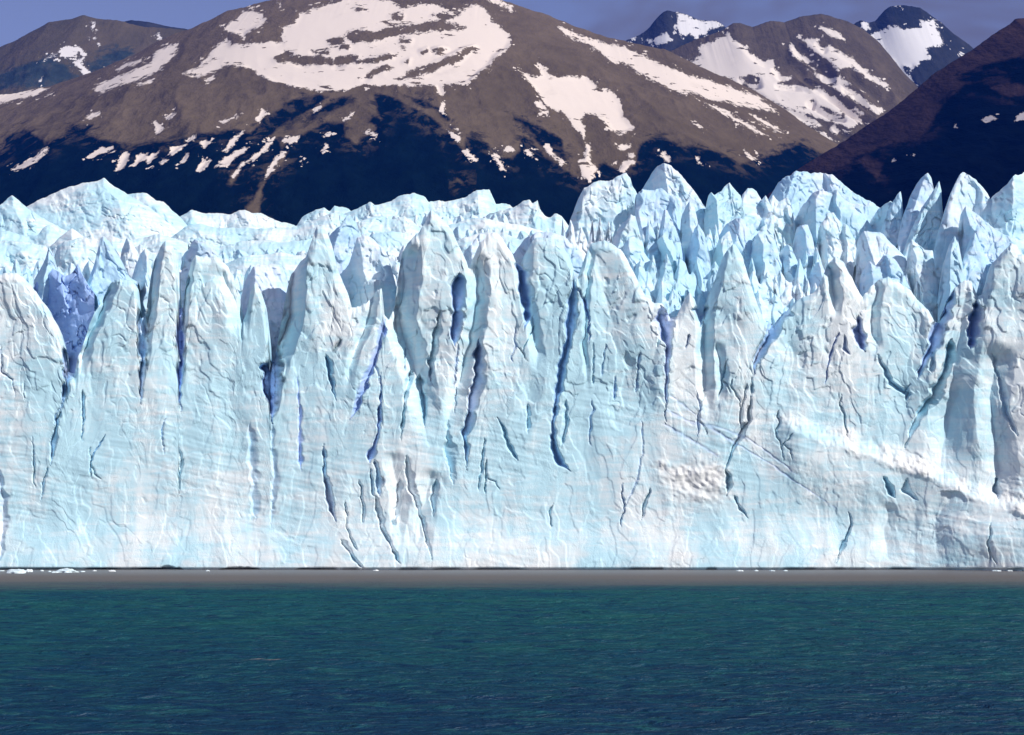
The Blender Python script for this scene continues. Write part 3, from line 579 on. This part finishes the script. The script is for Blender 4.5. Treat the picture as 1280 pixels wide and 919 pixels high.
filler(-320, -40, lambda x: 338, 20, 6, 26, 12, 28, 450, 801)
filler(-320, -30, lambda x: 312, 50, 6, 26, 14, 30, 430, 803)
filler(-320, -30, lambda x: 285, 110, 4, 18, 16, 36, 400, 805)
filler(1290, 1560, lambda x: 330, 18, 8, 34, 12, 28, 450, 807)
filler(1290, 1560, lambda x: 290, 45, 8, 40, 12, 28, 430, 809)
filler(-50, 130, lambda x: 338, 45, 4, 16, 9, 26, 440, 681)
filler(120, 340, lambda x: 340, 38, 3, 13, 9, 28, 440, 691)
filler(200, 420, lambda x: 318, 70, 2, 8, 9, 30, 420, 693)
filler(230, 460, lambda x: 294, 175, 1, 6, 8, 30, 380, 695)
filler(-50, 120, lambda x: 314, 85, 2, 9, 9, 28, 420, 697)
filler(700, 900, lambda x: 300, 30, 10, 34, 6, 16, 430, 701)
filler(870, 1150, lambda x: 326, 40, 12, 34, 6, 15, 440, 703)
filler(860, 1120, lambda x: 292, 74, 10, 30, 6, 14, 420, 705)
filler(1080, 1240, lambda x: 330, 27, 10, 34, 7, 16, 440, 707)
filler(960, 1200, lambda x: 366, 15, 8, 26, 7, 18, 460, 709)
print('ice', time.time() - T0)

# ---- the body of the glacier under and behind the spires
gx = np.linspace(-420, 420, 170); gy = np.linspace(20, 1500, 180)
GX, GY = np.meshgrid(gx, gy)
GZ = 18 + 22 * sstep(0, 260, GY) + 5 * fbm(GX / 40, GY / 40, 91, 4) - 60 * sstep(500, 1500, GY)
GX = GX * (1 + GY / 700)
V = np.stack([GX, GY, GZ], -1)
Z0 = np.zeros(GX.shape)
link('ice_field', V, grid_faces(180, 170), ICE, glacier, attrs={'blue': Z0, 'snow': Z0})

# ------------------------------------------------------------------ mountains
def in_poly(u, v, poly):
    p = np.array(poly, float); ins = np.zeros(u.shape, bool); d = np.full(u.shape, 1e9)
    for k in range(len(p)):
        x0, y0 = p[k]; x1, y1 = p[(k + 1) % len(p)]
        if y0 != y1:
            c = ((y0 > v) != (y1 > v)) & (u < (x1 - x0) * (v - y0) / (y1 - y0) + x0)
            ins ^= c
        dx, dy = x1 - x0, y1 - y0; L2 = dx * dx + dy * dy + 1e-9
        s = np.clip(((u - x0) * dx + (v - y0) * dy) / L2, 0, 1)
        d = np.minimum(d, np.hypot(u - x0 - s * dx, v - y0 - s * dy))
    return np.where(ins, d, -d)

def sdf(u, v, polys, cuts=(), far=-40.0):
    """signed pixels to the nearest outline, plus inside"""
    S = np.full(u.shape, far)
    for q in polys:
        a = np.array(q, float); m = 30
        b = (u > a[:, 0].min() - m) & (u < a[:, 0].max() + m) & (v > a[:, 1].min() - m) & (v < a[:, 1].max() + m)
        if b.any(): S[b] = np.maximum(S[b], in_poly(u[b], v[b], q))
    for q in cuts:
        a = np.array(q, float); m = 12
        b = (u > a[:, 0].min() - m) & (u < a[:, 0].max() + m) & (v > a[:, 1].min() - m) & (v < a[:, 1].max() + m)
        if b.any(): S[b] = np.minimum(S[b], -in_poly(u[b], v[b], q))
    return S

def mountain(name, ridge, Yr, Yf, mat, snow=(), snow_cut=(), forest=(), forest_cut=(), nx=700, ny=360, spur=60.0, jag=1.0, seed=1, vis=290, pw=1.15, label=None):
    r = np.array(ridge, float)
    u = np.linspace(r[0, 0], r[-1, 0], nx)
    vr = np.interp(u, r[:, 0], r[:, 1])
    kern = np.hanning(max(5, int(nx * 64 / (r[-1, 0] - r[0, 0])) | 1)); kern /= kern.sum()
    _, _, Zj = at(u, vr + jag * 1.4 * fbm(u / 14, u * 0, seed, 5, .6), Yr)
    Xr, _, Zr = at(u, vr, Yr)
    h_ = len(kern) // 2
    Zr = np.convolve(np.pad(Zr, h_, mode='reflect', reflect_type='odd'), kern, 'valid')
    s = np.concatenate([np.linspace(0, .30, 24)[:-1], np.linspace(.30, 1, ny), np.linspace(1.02, 1.5, 26)])[:, None]
    Y = Yf + (Yr - Yf) * s
    X = np.repeat(Xr[None], len(s), 0)
    prof = np.where(s <= 1, s ** pw, np.maximum(0, 1 - 1.4 * (s - 1)))
    sc = Yr / 4000
    Yb = np.repeat(Y, nx, 1)
    u0, v0 = project(X, Yb, Zr[None] * prof)
    calm = 1 - .8 * sstep(-5, 6, sdf(u0, v0, snow, snow_cut)) if len(snow) else 1.0
    n = ridged(X / (420 * sc) + .25 * Yb / (420 * sc), Yb / (1300 * sc), seed + 2, 5, .55) * .9 + .30 * fbm(X / (130 * sc), Yb / (190 * sc), seed + 3, 4, .5)
    env = np.clip(np.minimum(s, 1) * 1.6, 0, 1) * np.clip((1 - np.minimum(s, 1)) * 4, 0.0, 1)
    Z = Zr[None] * prof + (Zj - Zr)[None] * np.clip(1 - np.abs(s - 1) * 7, 0, 1) ** 1.5 + spur * sc * (n - .2) * env * calm - 3
    uu, vv = project(X, Yb, Z)
    S = sdf(uu, vv, snow, snow_cut) if len(snow) else np.full(X.shape, -40.0)
    Fo = sdf(uu, vv, forest, forest_cut, -40.0) if len(forest) else np.full(X.shape, -40.0)
    V = np.stack([X, Yb, Z], -1)
    o = link(name, V, grid_faces(V.shape[0], nx), mat, None, attrs={'snow': S, 'forest': Fo})
    return tag(o, label, 'mountain', kind='structure')

ROCK = mountain_material('brown_scree', rgb(.120, .090, .055), rgb(.185, .138, .090), rgb(.90, .78, .69), rgb(.002, .007, .010))
ROCK_RIDGE = mountain_material('ridge_scree', rgb(.085, .070, .052), rgb(.160, .124, .088), rgb(.88, .79, .72), rgb(.002, .007, .010))
ROCK_FAR = mountain_material('far_rock', rgb(.085, .075, .050), rgb(.140, .110, .072), rgb(.84, .79, .78), rgb(.03, .045, .05))
ROCK_DARK = mountain_material('dark_rock', rgb(.026, .032, .036), rgb(.062, .064, .064), rgb(.86, .84, .84), rgb(.012, .022, .03))
ROCK_RED = mountain_material('red_brown_rock', rgb(.034, .023, .024), rgb(.075, .046, .040), rgb(.55, .50, .50), rgb(.002, .004, .007))

SNOW_MAIN = [
    # the great snowfield below the summit
    [(228, 92), (245, 84), (262, 70), (266, 60), (284, 48), (290, 56), (330, 53), (352, 52), (352, 34), (368, 28), (375, 16), (395, 11), (402, 6), (425, 1), (440, -3), (470, -2), (490, 3), (500, 10), (520, 6), (540, 4), (556, 10), (566, 15), (580, 10), (596, 5), (610, 14), (616, 28), (630, 36), (640, 48), (634, 62), (618, 72), (614, 80), (600, 92), (586, 105), (560, 106), (550, 108), (556, 116), (554, 120), (546, 118), (546, 108), (520, 107), (488, 108), (455, 106), (430, 112), (410, 115), (385, 112), (360, 107), (335, 100), (322, 92), (308, 85), (292, 82), (278, 83), (270, 90), (250, 92)],
    [(278, 35), (292, 26), (304, 15), (318, 14), (328, 18), (334, 28), (322, 34), (312, 40), (304, 46), (296, 42), (286, 40)],
    [(610, -6), (622, -2), (640, 8), (640, 14), (622, 6), (608, 0)],
    [(310, 10), (318, 8), (316, 13)], [(346, 3), (352, 4), (350, 8)],
    # left shoulder
    [(118, 114), (122, 106), (136, 100), (150, 93), (166, 88), (188, 78), (194, 65), (210, 58), (222, 55), (222, 62), (212, 76), (196, 90), (180, 98), (164, 103), (140, 110), (128, 116)],
    [(145, 87), (156, 80), (176, 74), (178, 77), (160, 83), (147, 89)], [(172, 105), (188, 100), (190, 102), (174, 107)],
    [(-30, 116), (0, 109), (15, 110), (28, 106), (40, 112), (60, 107), (62, 110), (44, 120), (20, 125), (-30, 138)],
    [(108, 146), (116, 141), (124, 140), (120, 146), (110, 150)], [(235, 95), (250, 93), (262, 88), (258, 94), (242, 98)], [(254, 100), (266, 95), (268, 98), (258, 103)],
    [(60, 118), (66, 115), (64, 120)],
    # streaks at the tree line
    [(108, 196), (124, 186), (140, 182), (144, 186), (128, 192), (112, 200)], [(14, 212), (40, 196), (58, 184), (62, 186), (44, 202), (18, 214)], [(143, 214), (148, 200), (156, 190), (164, 192), (156, 208), (146, 216)],
    [(165, 206), (170, 194), (186, 190), (180, 200), (168, 208)], [(180, 204), (192, 190), (198, 191), (186, 206)], [(195, 204), (205, 198), (210, 200), (202, 206)], [(208, 196), (214, 184), (226, 178), (230, 184), (218, 194)],
    [(226, 182), (234, 172), (246, 168), (240, 176), (230, 184)], [(224, 205), (232, 190), (238, 190), (230, 203)], [(250, 180), (256, 174), (262, 178), (256, 186)], [(278, 190), (286, 178), (302, 164), (307, 161), (300, 172), (284, 190)],
    [(245, 214), (252, 198), (266, 200), (262, 206), (250, 215)], [(268, 210), (272, 202), (290, 192), (306, 182), (312, 184), (300, 194), (284, 206), (270, 208)], [(290, 220), (300, 206), (320, 190), (330, 184), (336, 176), (345, 169), (342, 178), (328, 194), (306, 206), (292, 222)],
    [(352, 174), (362, 170), (375, 169), (372, 175), (362, 181), (352, 176)], [(330, 222), (336, 210), (346, 196), (356, 188), (362, 188), (350, 200), (340, 212), (332, 224)], [(392, 138), (402, 133), (400, 137), (393, 142)], [(430, 150), (440, 141), (443, 142), (436, 149)], [(400, 190), (408, 180), (410, 184), (402, 190)],
    [(454, 166), (460, 164), (473, 167), (470, 172), (456, 169)], [(403, 170), (414, 166), (412, 171), (404, 172)], [(373, 202), (378, 200), (378, 205)],
    [(192, 150), (196, 152), (206, 160), (210, 158), (196, 166)], [(206, 146), (218, 140), (220, 144), (208, 149)], [(274, 152), (296, 144), (298, 146), (278, 154)], [(320, 148), (328, 137), (333, 139), (324, 153)],
    [(548, 138), (554, 128), (556, 133), (557, 144), (552, 142)], [(558, 162), (566, 163), (576, 172), (574, 178), (564, 172)], [(576, 188), (584, 186), (596, 200), (594, 202), (580, 194)], [(614, 194), (622, 192), (630, 208), (634, 216), (626, 212)], [(626, 186), (638, 184), (644, 188), (630, 190)],
    # right flank
    [(648, 86), (656, 90), (668, 96), (676, 94), (672, 82), (672, 76), (680, 84), (692, 96), (706, 96), (720, 96), (733, 94), (748, 108), (766, 114), (776, 126), (780, 146), (792, 158), (795, 162), (772, 170), (762, 162), (758, 155), (744, 143), (732, 143), (727, 150), (733, 164), (730, 176), (724, 166), (716, 158), (706, 142), (690, 136), (680, 128), (668, 110), (656, 98)],
    [(668, 128), (676, 126), (686, 138), (684, 146), (676, 140)], [(733, 178), (738, 182), (736, 198), (746, 212), (742, 222), (736, 228), (726, 216), (722, 202), (730, 196)], [(678, 182), (686, 181), (694, 194), (706, 202), (706, 206), (692, 198)], [(652, 188), (660, 186), (672, 200), (664, 198)],
    [(774, 182), (788, 180), (790, 184), (778, 188)], [(770, 210), (784, 200), (784, 192), (792, 193), (796, 200), (788, 206), (780, 216)], [(824, 194), (830, 190), (838, 198), (836, 202)], [(868, 195), (874, 198), (880, 208), (872, 204)],
    [(697, 34), (708, 36), (730, 46), (760, 55), (784, 60), (810, 72), (836, 84), (860, 94), (880, 98), (905, 106), (925, 114), (946, 120), (966, 134), (968, 140), (946, 136), (920, 132), (905, 127), (890, 126), (872, 118), (850, 116), (830, 108), (812, 98), (795, 90), (786, 80), (768, 76), (752, 66), (730, 54), (708, 44)],
    [(758, 70), (775, 78), (770, 80), (760, 75)], [(880, 128), (900, 134), (925, 148), (942, 158), (960, 170), (952, 168), (930, 158), (905, 144)], [(938, 142), (955, 150), (980, 164), (976, 166), (955, 156)], [(868, 152), (880, 158), (878, 160), (868, 155)], [(930, 188), (940, 194), (946, 202), (936, 198)],
]
CUT_MAIN = [
    [(431, 44), (440, 38), (455, 38), (466, 40), (486, 34), (520, 31), (552, 24), (582, 35), (560, 38), (520, 40), (490, 46), (466, 52), (440, 53)], [(487, 20), (498, 14), (504, 18), (502, 26), (492, 25)], [(342, 72), (356, 64), (366, 66), (362, 70), (400, 70), (416, 74), (414, 80), (380, 82), (362, 78), (346, 77)],
    [(414, 80), (420, 70), (448, 70), (446, 76), (460, 74), (486, 69), (490, 72), (470, 79), (440, 79), (420, 83)], [(498, 100), (512, 88), (540, 80), (560, 72), (580, 62), (594, 59), (580, 70), (572, 78), (550, 84), (530, 94), (512, 98)], [(455, 98), (466, 88), (484, 82), (480, 88), (464, 97)],
    [(526, 64), (534, 61), (536, 66), (528, 67)], [(540, 62), (552, 60), (558, 62), (548, 66)], [(408, 50), (424, 47), (434, 52), (424, 57), (412, 55)], [(445, 9), (453, 10), (452, 13), (446, 12)], [(500, 50), (514, 50), (512, 54), (502, 54)], [(390, 64), (414, 64), (412, 68), (392, 67)], [(424, 55), (436, 56), (434, 61), (426, 60)],
    [(505, 78), (512, 74), (510, 79)], [(540, 20), (552, 14), (566, 16), (580, 12), (572, 20), (556, 26)],
]
FOREST_MAIN = [
    [(-620, 250), (-400, 214), (-240, 200), (-130, 176), (-60, 195), (0, 190), (8, 172), (30, 160), (48, 172), (56, 180), (80, 168), (92, 158), (118, 156), (108, 168), (128, 176), (150, 178), (164, 180), (190, 176), (215, 174), (240, 170), (270, 166), (290, 160), (320, 170), (344, 172), (352, 186), (370, 172), (388, 162), (408, 154), (430, 154), (433, 172), (446, 180), (450, 172), (470, 170), (470, 160), (462, 152), (466, 146), (476, 148), (470, 130), (468, 116), (490, 122), (506, 132), (520, 146), (540, 156), (560, 168), (580, 186), (584, 170), (590, 164), (606, 178), (618, 194), (640, 200), (650, 188), (654, 170), (668, 182), (680, 196), (706, 212), (722, 222), (738, 226), (748, 210), (756, 204), (774, 214), (792, 206), (800, 182), (806, 176), (820, 170), (838, 178), (870, 186), (890, 188), (906, 194), (925, 206), (945, 200), (970, 192), (1000, 180), (1040, 200), (1040, 420), (-620, 420)],
    [(310, 172), (330, 148), (370, 122), (400, 118), (410, 122), (380, 142), (350, 160), (330, 178)], [(380, 148), (410, 130), (440, 120), (430, 132), (400, 146)], [(560, 150), (548, 140), (520, 130), (505, 118), (530, 126), (552, 134)],
    [(640, 142), (660, 150), (690, 168), (704, 178), (706, 198), (680, 186), (660, 160), (642, 150)], [(500, 128), (530, 140), (560, 166), (530, 160)],
]
FCUT_MAIN = [[(300, 268), (318, 246), (326, 226), (340, 210), (352, 196), (360, 190), (352, 204), (340, 218), (332, 232), (326, 250), (322, 268)], [(284, 232), (290, 214), (306, 204), (298, 218), (290, 232)], [(572, 224), (580, 228), (584, 234), (576, 232)]]

# main brown mountain behind the glacier
mountain('mountain', [(-620, 250), (-400, 205), (-240, 176), (-120, 150), (-40, 128), (0, 118), (60, 107), (118, 88), (170, 66), (210, 44), (240, 34), (262, 24), (285, 12), (310, 6), (350, -4), (400, -12), (470, -18), (540, -16), (600, -8), (640, 3), (680, 16), (720, 32), (760, 46), (790, 52), (830, 60), (880, 84), (940, 110), (990, 140), (1040, 168), (1100, 198), (1180, 230)],
         4200, 1500, ROCK, SNOW_MAIN, CUT_MAIN, FOREST_MAIN, FCUT_MAIN, nx=1500, ny=430, spur=34, jag=1.2, seed=11, label='broad brown mountain with a great snowfield and dark forest below')
# left peak
mountain('mountain', [(-160, 90), (-60, 72), (0, 58), (30, 44), (60, 27), (90, 22), (104, 18), (120, 22), (150, 25), (180, 32), (210, 34), (240, 38), (280, 60), (340, 110), (400, 150)], 4900, 2800, ROCK_FAR,
         [[(74, 62), (84, 58), (98, 58), (108, 66), (106, 74), (100, 78), (108, 86), (118, 94), (138, 82), (140, 84), (122, 96), (108, 97), (96, 86), (86, 74), (76, 70)], [(115, 29), (119, 29), (116, 40), (121, 50), (124, 56), (117, 46), (114, 36)], [(193, 46), (198, 43), (205, 51), (196, 49)], [(52, 76), (68, 67), (72, 68), (58, 76)], [(48, 102), (54, 97), (52, 103)]], [[(94, 70), (99, 67), (102, 72), (97, 75)]],
         [[(-60, 110), (0, 92), (30, 80), (60, 74), (80, 80), (96, 100), (60, 108), (0, 112)], [(130, 70), (150, 62), (170, 66), (140, 86), (112, 90), (108, 80)]], nx=420, ny=220, spur=70, jag=1.0, seed=21, label='bare peak with one keyhole shaped snow patch, left of the broad brown mountain')
mountain('mountain', [(120, 60), (150, 27), (165, 24), (185, 27), (210, 32), (235, 36), (250, 60), (300, 110)], 5600, 3800, ROCK_DARK, nx=160, ny=100, spur=50, seed=25, jag=.8, label='low blue grey summit peeking over the bare left peak')
# snow capped rock tooth
mountain('mountain', [(740, 70), (772, 58), (786, 49), (800, 43), (812, 34), (820, 24), (828, 15), (834, 12), (842, 14), (848, 14), (868, 21), (880, 25), (896, 25), (904, 31), (930, 50), (980, 80)], 5900, 4200, ROCK_DARK,
         [[(846, 16), (850, 16), (868, 23), (880, 26), (890, 25), (904, 31), (894, 36), (886, 38), (882, 46), (876, 42), (872, 49), (862, 44), (852, 44), (844, 36), (846, 26)], [(800, 52), (818, 48), (832, 40), (838, 46), (834, 55), (814, 54)], [(786, 49), (797, 43), (793, 50)]], [], nx=300, ny=160, spur=60, jag=1.6, seed=31, label='distant dark rock tooth with a white snow face')
# right brown ridge
mountain('mountain', [(740, 110), (800, 78), (840, 62), (870, 48), (905, 36), (916, 28), (924, 27), (940, 32), (962, 25), (980, 27), (1000, 20), (1012, 18), (1026, 16), (1040, 20), (1060, 26), (1080, 36), (1100, 52), (1130, 90), (1160, 120), (1200, 150), (1260, 190)], 4700, 2500, ROCK_RIDGE,
         [[(845, 78), (862, 76), (876, 70), (874, 60), (880, 56), (905, 44), (910, 40), (916, 48), (930, 58), (942, 70), (956, 76), (968, 76), (968, 84), (976, 94), (990, 98), (972, 104), (1000, 108), (1025, 112), (1050, 126), (1070, 142), (1080, 154), (1060, 160), (1040, 152), (1010, 144), (980, 134), (955, 120), (930, 106), (905, 100), (880, 90), (862, 84)], [(984, 56), (990, 54), (1000, 68), (1014, 74), (1024, 80), (1010, 80), (996, 74), (988, 66)],
          [(1001, 49), (1018, 48), (1030, 60), (1036, 56), (1052, 66), (1066, 74), (1078, 84), (1092, 96), (1112, 106), (1104, 110), (1082, 98), (1064, 84), (1046, 86), (1034, 74), (1018, 66)], [(1025, 34), (1038, 36), (1052, 44), (1056, 50), (1044, 48), (1032, 42)], [(1008, 86), (1022, 92), (1040, 98), (1050, 94), (1064, 106), (1056, 106), (1076, 120), (1090, 130), (1105, 138), (1096, 142), (1070, 128), (1046, 112), (1026, 102)],
          [(960, 128), (990, 138), (1020, 150), (1032, 160), (1010, 156), (980, 146)], [(1024, 166), (1030, 164), (1042, 176), (1034, 178)], [(1040, 158), (1048, 162), (1046, 168), (1038, 164)], [(1058, 132), (1072, 136), (1086, 144), (1076, 144)], [(980, 158), (1000, 168), (1016, 178), (1008, 178), (988, 168)]],
         [[(926, 98), (936, 94), (948, 96), (950, 104), (936, 106)], [(1011, 126), (1016, 124), (1017, 129)], [(1020, 130), (1040, 138), (1054, 146), (1040, 144)]], [[(980, 190), (1010, 176), (1040, 182), (1080, 190), (1080, 300), (960, 300)]], nx=700, ny=280, spur=75, jag=1.1, seed=41, label='long brown ridge striped with slanting snow streaks')
# flat topped peak at right
mountain('mountain', [(1030, 70), (1066, 30), (1076, 24), (1086, 28), (1094, 26), (1106, 12), (1114, 6), (1130, 5), (1150, 9), (1164, 18), (1176, 26), (1190, 40), (1212, 56), (1240, 80), (1300, 120)], 5500, 3600, ROCK_DARK,
         [[(1086, 44), (1100, 38), (1120, 32), (1132, 36), (1150, 34), (1152, 26), (1168, 24), (1172, 38), (1180, 52), (1184, 56), (1158, 60), (1160, 68), (1164, 72), (1144, 82), (1138, 92), (1146, 110), (1136, 116), (1118, 104), (1124, 94), (1116, 76), (1106, 70), (1100, 62)], [(1116, 4), (1130, 3), (1132, 6), (1118, 7)], [(1074, 26), (1084, 28), (1088, 36), (1080, 38)], [(1200, 66), (1206, 68), (1202, 71)]], [[(1130, 84), (1137, 84), (1136, 94), (1132, 92)]], nx=360, ny=220, spur=50, jag=1.3, seed=51, label='flat topped dark peak with a hanging glacier')
# near dark slope at right
mountain('mountain', [(940, 260), (990, 214), (1030, 190), (1070, 164), (1110, 138), (1140, 114), (1165, 92), (1190, 76), (1214, 60), (1232, 48), (1250, 36), (1262, 28), (1268, 22), (1290, 18), (1330, -20), (1400, -60), (1540, -110), (1800, -150)], 2700, 1000, ROCK_RED,
         [[(1268, 152), (1275, 142), (1290, 136), (1290, 150)], [(1192, 160), (1194, 156), (1197, 160)], [(1114, 202), (1118, 197), (1120, 203)], [(1228, 150), (1240, 144), (1244, 148), (1232, 154)], [(1140, 194), (1143, 193), (1143, 196)]], [],
         [[(940, 400), (990, 222), (1040, 214), (1064, 206), (1070, 196), (1110, 180), (1150, 176), (1170, 150), (1180, 126), (1206, 106), (1240, 96), (1290, 60), (1400, 40), (1560, 20), (1830, 0), (1830, 420)], [(1190, 100), (1240, 78), (1290, 70), (1290, 96), (1220, 104)]], [[(1064, 200), (1082, 196), (1104, 204), (1098, 230), (1086, 214)], [(1240, 110), (1260, 104), (1290, 108), (1290, 120), (1256, 120)]], nx=840, ny=300, spur=46, jag=1.4, seed=61, label='near dark reddish slope falling behind the ice spires')
print('mountains', time.time() - T0)

# ------------------------------------------------------------------ lake
def waves(X, Y):
    q = np.clip((FRONT - 40 - Y) / 40, .06, 1)
    w = .16 * vnoise(X / 5.2 + .3 * Y / 5, Y / 2.3, seed=71) + .10 * vnoise(X / 2.2 - .2 * Y / 2, Y / 1.05, seed=72) + .05 * vnoise(X / 1.0, Y / .55, seed=73)
    return w * q
lx = np.arange(-150, 150.1, .42); ly = np.arange(78, FRONT + 12, .36)
LX, LY = np.meshgrid(lx, ly)
LZ = waves(LX, LY)
e = np.clip(np.minimum.reduce([LX + 150, 150 - LX, LY - 78, FRONT + 12 - LY]) / 6, 0, 1)
LZ = LZ * e
n0 = LX.size
V = np.stack([LX, LY, LZ], -1).reshape(-1, 3)
fc = grid_faces(*LX.shape)
# the wide calm rest of the lake, one ring of quads round the waves
x0, x1, y0, y1 = lx[0], lx[-1], ly[0], ly[-1]
B = 16000
ex = np.array([(-B, -2000, 0), (B, -2000, 0), (B, 18000, 0), (-B, 18000, 0), (x0, y0, 0), (x1, y0, 0), (x1, y1, 0), (x0, y1, 0)], float)
ef = np.array([(0, 1, 5, 4), (1, 2, 6, 5), (2, 3, 7, 6), (3, 0, 4, 7)]) + n0
lake = link('lake_water', np.vstack([V, ex]), np.vstack([fc[:, ::-1], ef]), WATER)
tag(lake, 'dark teal lake with wind ripples and a grey silty band under the ice', 'lake', kind='structure')

# ------------------------------------------------------------------ floating ice
import bmesh
def on_lake(u, v):
    x = (u - W / 2) / F; y = (H / 2 - v) / F
    dz = SP + y * CP; dy = CP - y * SP
    t = -EYE / dz
    return x * t, dy * t
def floe(u, v, wpx, hpx, seed, label, group=None):
    X, Y = on_lake(u, v)
    r = random.Random(seed)
    bm = bmesh.new()
    bmesh.ops.create_icosphere(bm, subdivisions=4 if wpx > 8 else 3, radius=1)
    co = np.array([q.co[:] for q in bm.verts])
    k = 1 + .30 * facet(co[:, 0] * 1.6 + seed, co[:, 1] * 1.6 + co[:, 2], seed) + .22 * fbm(co[:, 0] * 3 + seed, co[:, 1] * 3 - co[:, 2] * 2, seed, 3)
    for q, c, s in zip(bm.verts, co, k):
        m = MPP
        q.co = (c[0] * s * wpx * m / 2, c[1] * s * wpx * m * .35, max(c[2] * s, -.35) * hpx * m * .8)
    me = bpy.data.meshes.new('ice_floe'); bm.to_mesh(me); bm.free()
    a = me.attributes.new('snow', 'FLOAT', 'POINT'); a.data.foreach_set('value', np.full(len(me.vertices), .5, np.float32))
    me.polygons.foreach_set('use_smooth', np.ones(len(me.polygons), bool))
    me.materials.append(ICE)
    o = bpy.data.objects.new('ice_floe', me); COL.objects.link(o)
    o.location = (X, Y, 0); o.rotation_euler = (0, 0, r.uniform(-.3, .3))
    return tag(o, label, 'ice floe', group)
floe(20, 716.5, 26, 6, 1, 'largest white ice floe with a rounded hump, afloat below the cliff')
floe(37, 715, 9, 4, 2, 'small pointed ice floe just right of the largest rounded floe')
floe(84, 715.5, 24, 5, 3, 'low wide ice floe with a peaked middle, second largest of the floes')
floe(68, 716, 9, 2.4, 4, 'flat ice scrap touching the left end of the low wide floe')
floe(140, 714.5, 8, 2.2, 5, 'lone thin ice scrap between the low wide floe and the dark arch')
for k, (u, v, w) in enumerate([(2, 714, 6), (52, 714, 5), (62, 715, 4), (103, 715, 6), (118, 714, 5), (260, 714, 5), (470, 713.6, 7), (925, 714, 9), (945, 714, 6), (965, 714, 8), (982, 714, 5), (1246, 714, 10), (1262, 714, 7), (1275, 714, 6)]):
    floe(u, v, w, 1.6, 20 + k, 'tiny white ice fragment floating along the foot of the cliff', 'tiny ice fragments along the waterline')

# ------------------------------------------------------------------ air
HAZE_DENSITY = 4.6e-5
def haze():
    x, y0, y1, z0, z1 = 9000, -300, 11500, -4, 2600
    v = [(-x, y0, z0), (x, y0, z0), (x, y1, z0), (-x, y1, z0), (-x, y0, z1), (x, y0, z1), (x, y1, z1), (-x, y1, z1)]
    f = [(0, 3, 2, 1), (4, 5, 6, 7), (0, 1, 5, 4), (1, 2, 6, 5), (2, 3, 7, 6), (3, 0, 4, 7)]
    m, nt = new_mat('blue_haze'); t = NT(nt)
    p = t.n('ShaderNodeVolumePrincipled', Color=rgb(.01, .14, 1.0), Density=HAZE_DENSITY)
    p.inputs['Anisotropy'].default_value = 0.0
    t.out(p.outputs[0], vol=True)
    o = link('haze', v, f, m, smooth=False)
    tag(o, 'thin blue haze in the air before the mountains', 'haze', kind='stuff')
haze()

# ------------------------------------------------------------------ light
SUN_EL, SUN_AZ = 38.0, 53.0      # height; degrees to the right of straight behind the camera
world = bpy.data.worlds.new('World'); scene.world = world
world.use_nodes = True
nt = world.node_tree; nt.nodes.clear(); t = NT(nt)
sky = t.n('ShaderNodeTexSky', _sky_type='NISHITA')
sky.sun_disc = False
sky.sun_elevation = math.radians(SUN_EL)
sky.sun_rotation = math.radians(180 - SUN_AZ)
sky.altitude = 600; sky.air_density = 1.0; sky.dust_density = .3; sky.ozone_density = 4.0
tint = t.nt.nodes.new('ShaderNodeMix'); tint.data_type = 'RGBA'; tint.blend_type = 'MULTIPLY'
tint.inputs[0].default_value = 1.0; nt.links.new(sky.outputs[0], tint.inputs[6]); tint.inputs[7].default_value = (1.55, 1.12, 1.08, 1)
cl = t.noise(t.n('ShaderNodeMapping', Vector=t.n('ShaderNodeTexCoord').outputs['Generated'], Scale=(4, 4, 11)).outputs[0], 1.0, 4, .6, .5)
gx_ = t.n('ShaderNodeSeparateXYZ', Vector=t.n('ShaderNodeTexCoord').outputs['Generated']).outputs[0]
grey = t.mix(t.ramp(t.math('ADD', cl, t.math('MULTIPLY', gx_, .55)), .42, .64, .15, 1), tint.outputs[2], rgb(1.65, 1.55, 1.7))
bg = t.n('ShaderNodeBackground', Color=grey, Strength=.115)
wo = t.n('ShaderNodeOutputWorld'); nt.links.new(bg.outputs[0], wo.inputs['Surface'])

sl = bpy.data.lights.new('sun', 'SUN'); sl.energy = 4.4; sl.angle = math.radians(.5); sl.color = (1.0, .965, .91)
so = bpy.data.objects.new('sun', sl); COL.objects.link(so)
el, az = math.radians(SUN_EL), math.radians(SUN_AZ)
d = (math.sin(az) * math.cos(el), -math.cos(az) * math.cos(el), math.sin(el))     # towards the sun
import mathutils
so.rotation_euler = mathutils.Vector(d).to_track_quat('Z', 'Y').to_euler()
so.location = (200, -200, 300)

# ------------------------------------------------------------------ camera
cd = bpy.data.cameras.new('camera'); cd.sensor_width = 36; cd.lens = 36 * F / W; cd.clip_end = 60000; cd.clip_start = .5
co = bpy.data.objects.new('camera', cd); COL.objects.link(co)
co.location = (0, 0, EYE); co.rotation_euler = (math.pi / 2 + PITCH, 0, 0)
scene.camera = co
scene.render.resolution_x, scene.render.resolution_y = 1024, 735
scene.render.engine = 'CYCLES'
vs = scene.view_settings
vs.view_transform = 'Standard'; vs.look = 'None'; vs.exposure = 0; vs.gamma = 1; vs.use_curve_mapping = False
c = scene.cycles
c.use_denoising = True; c.max_bounces = 8; c.diffuse_bounces = 4; c.volume_bounces = 0; c.use_adaptive_sampling = True
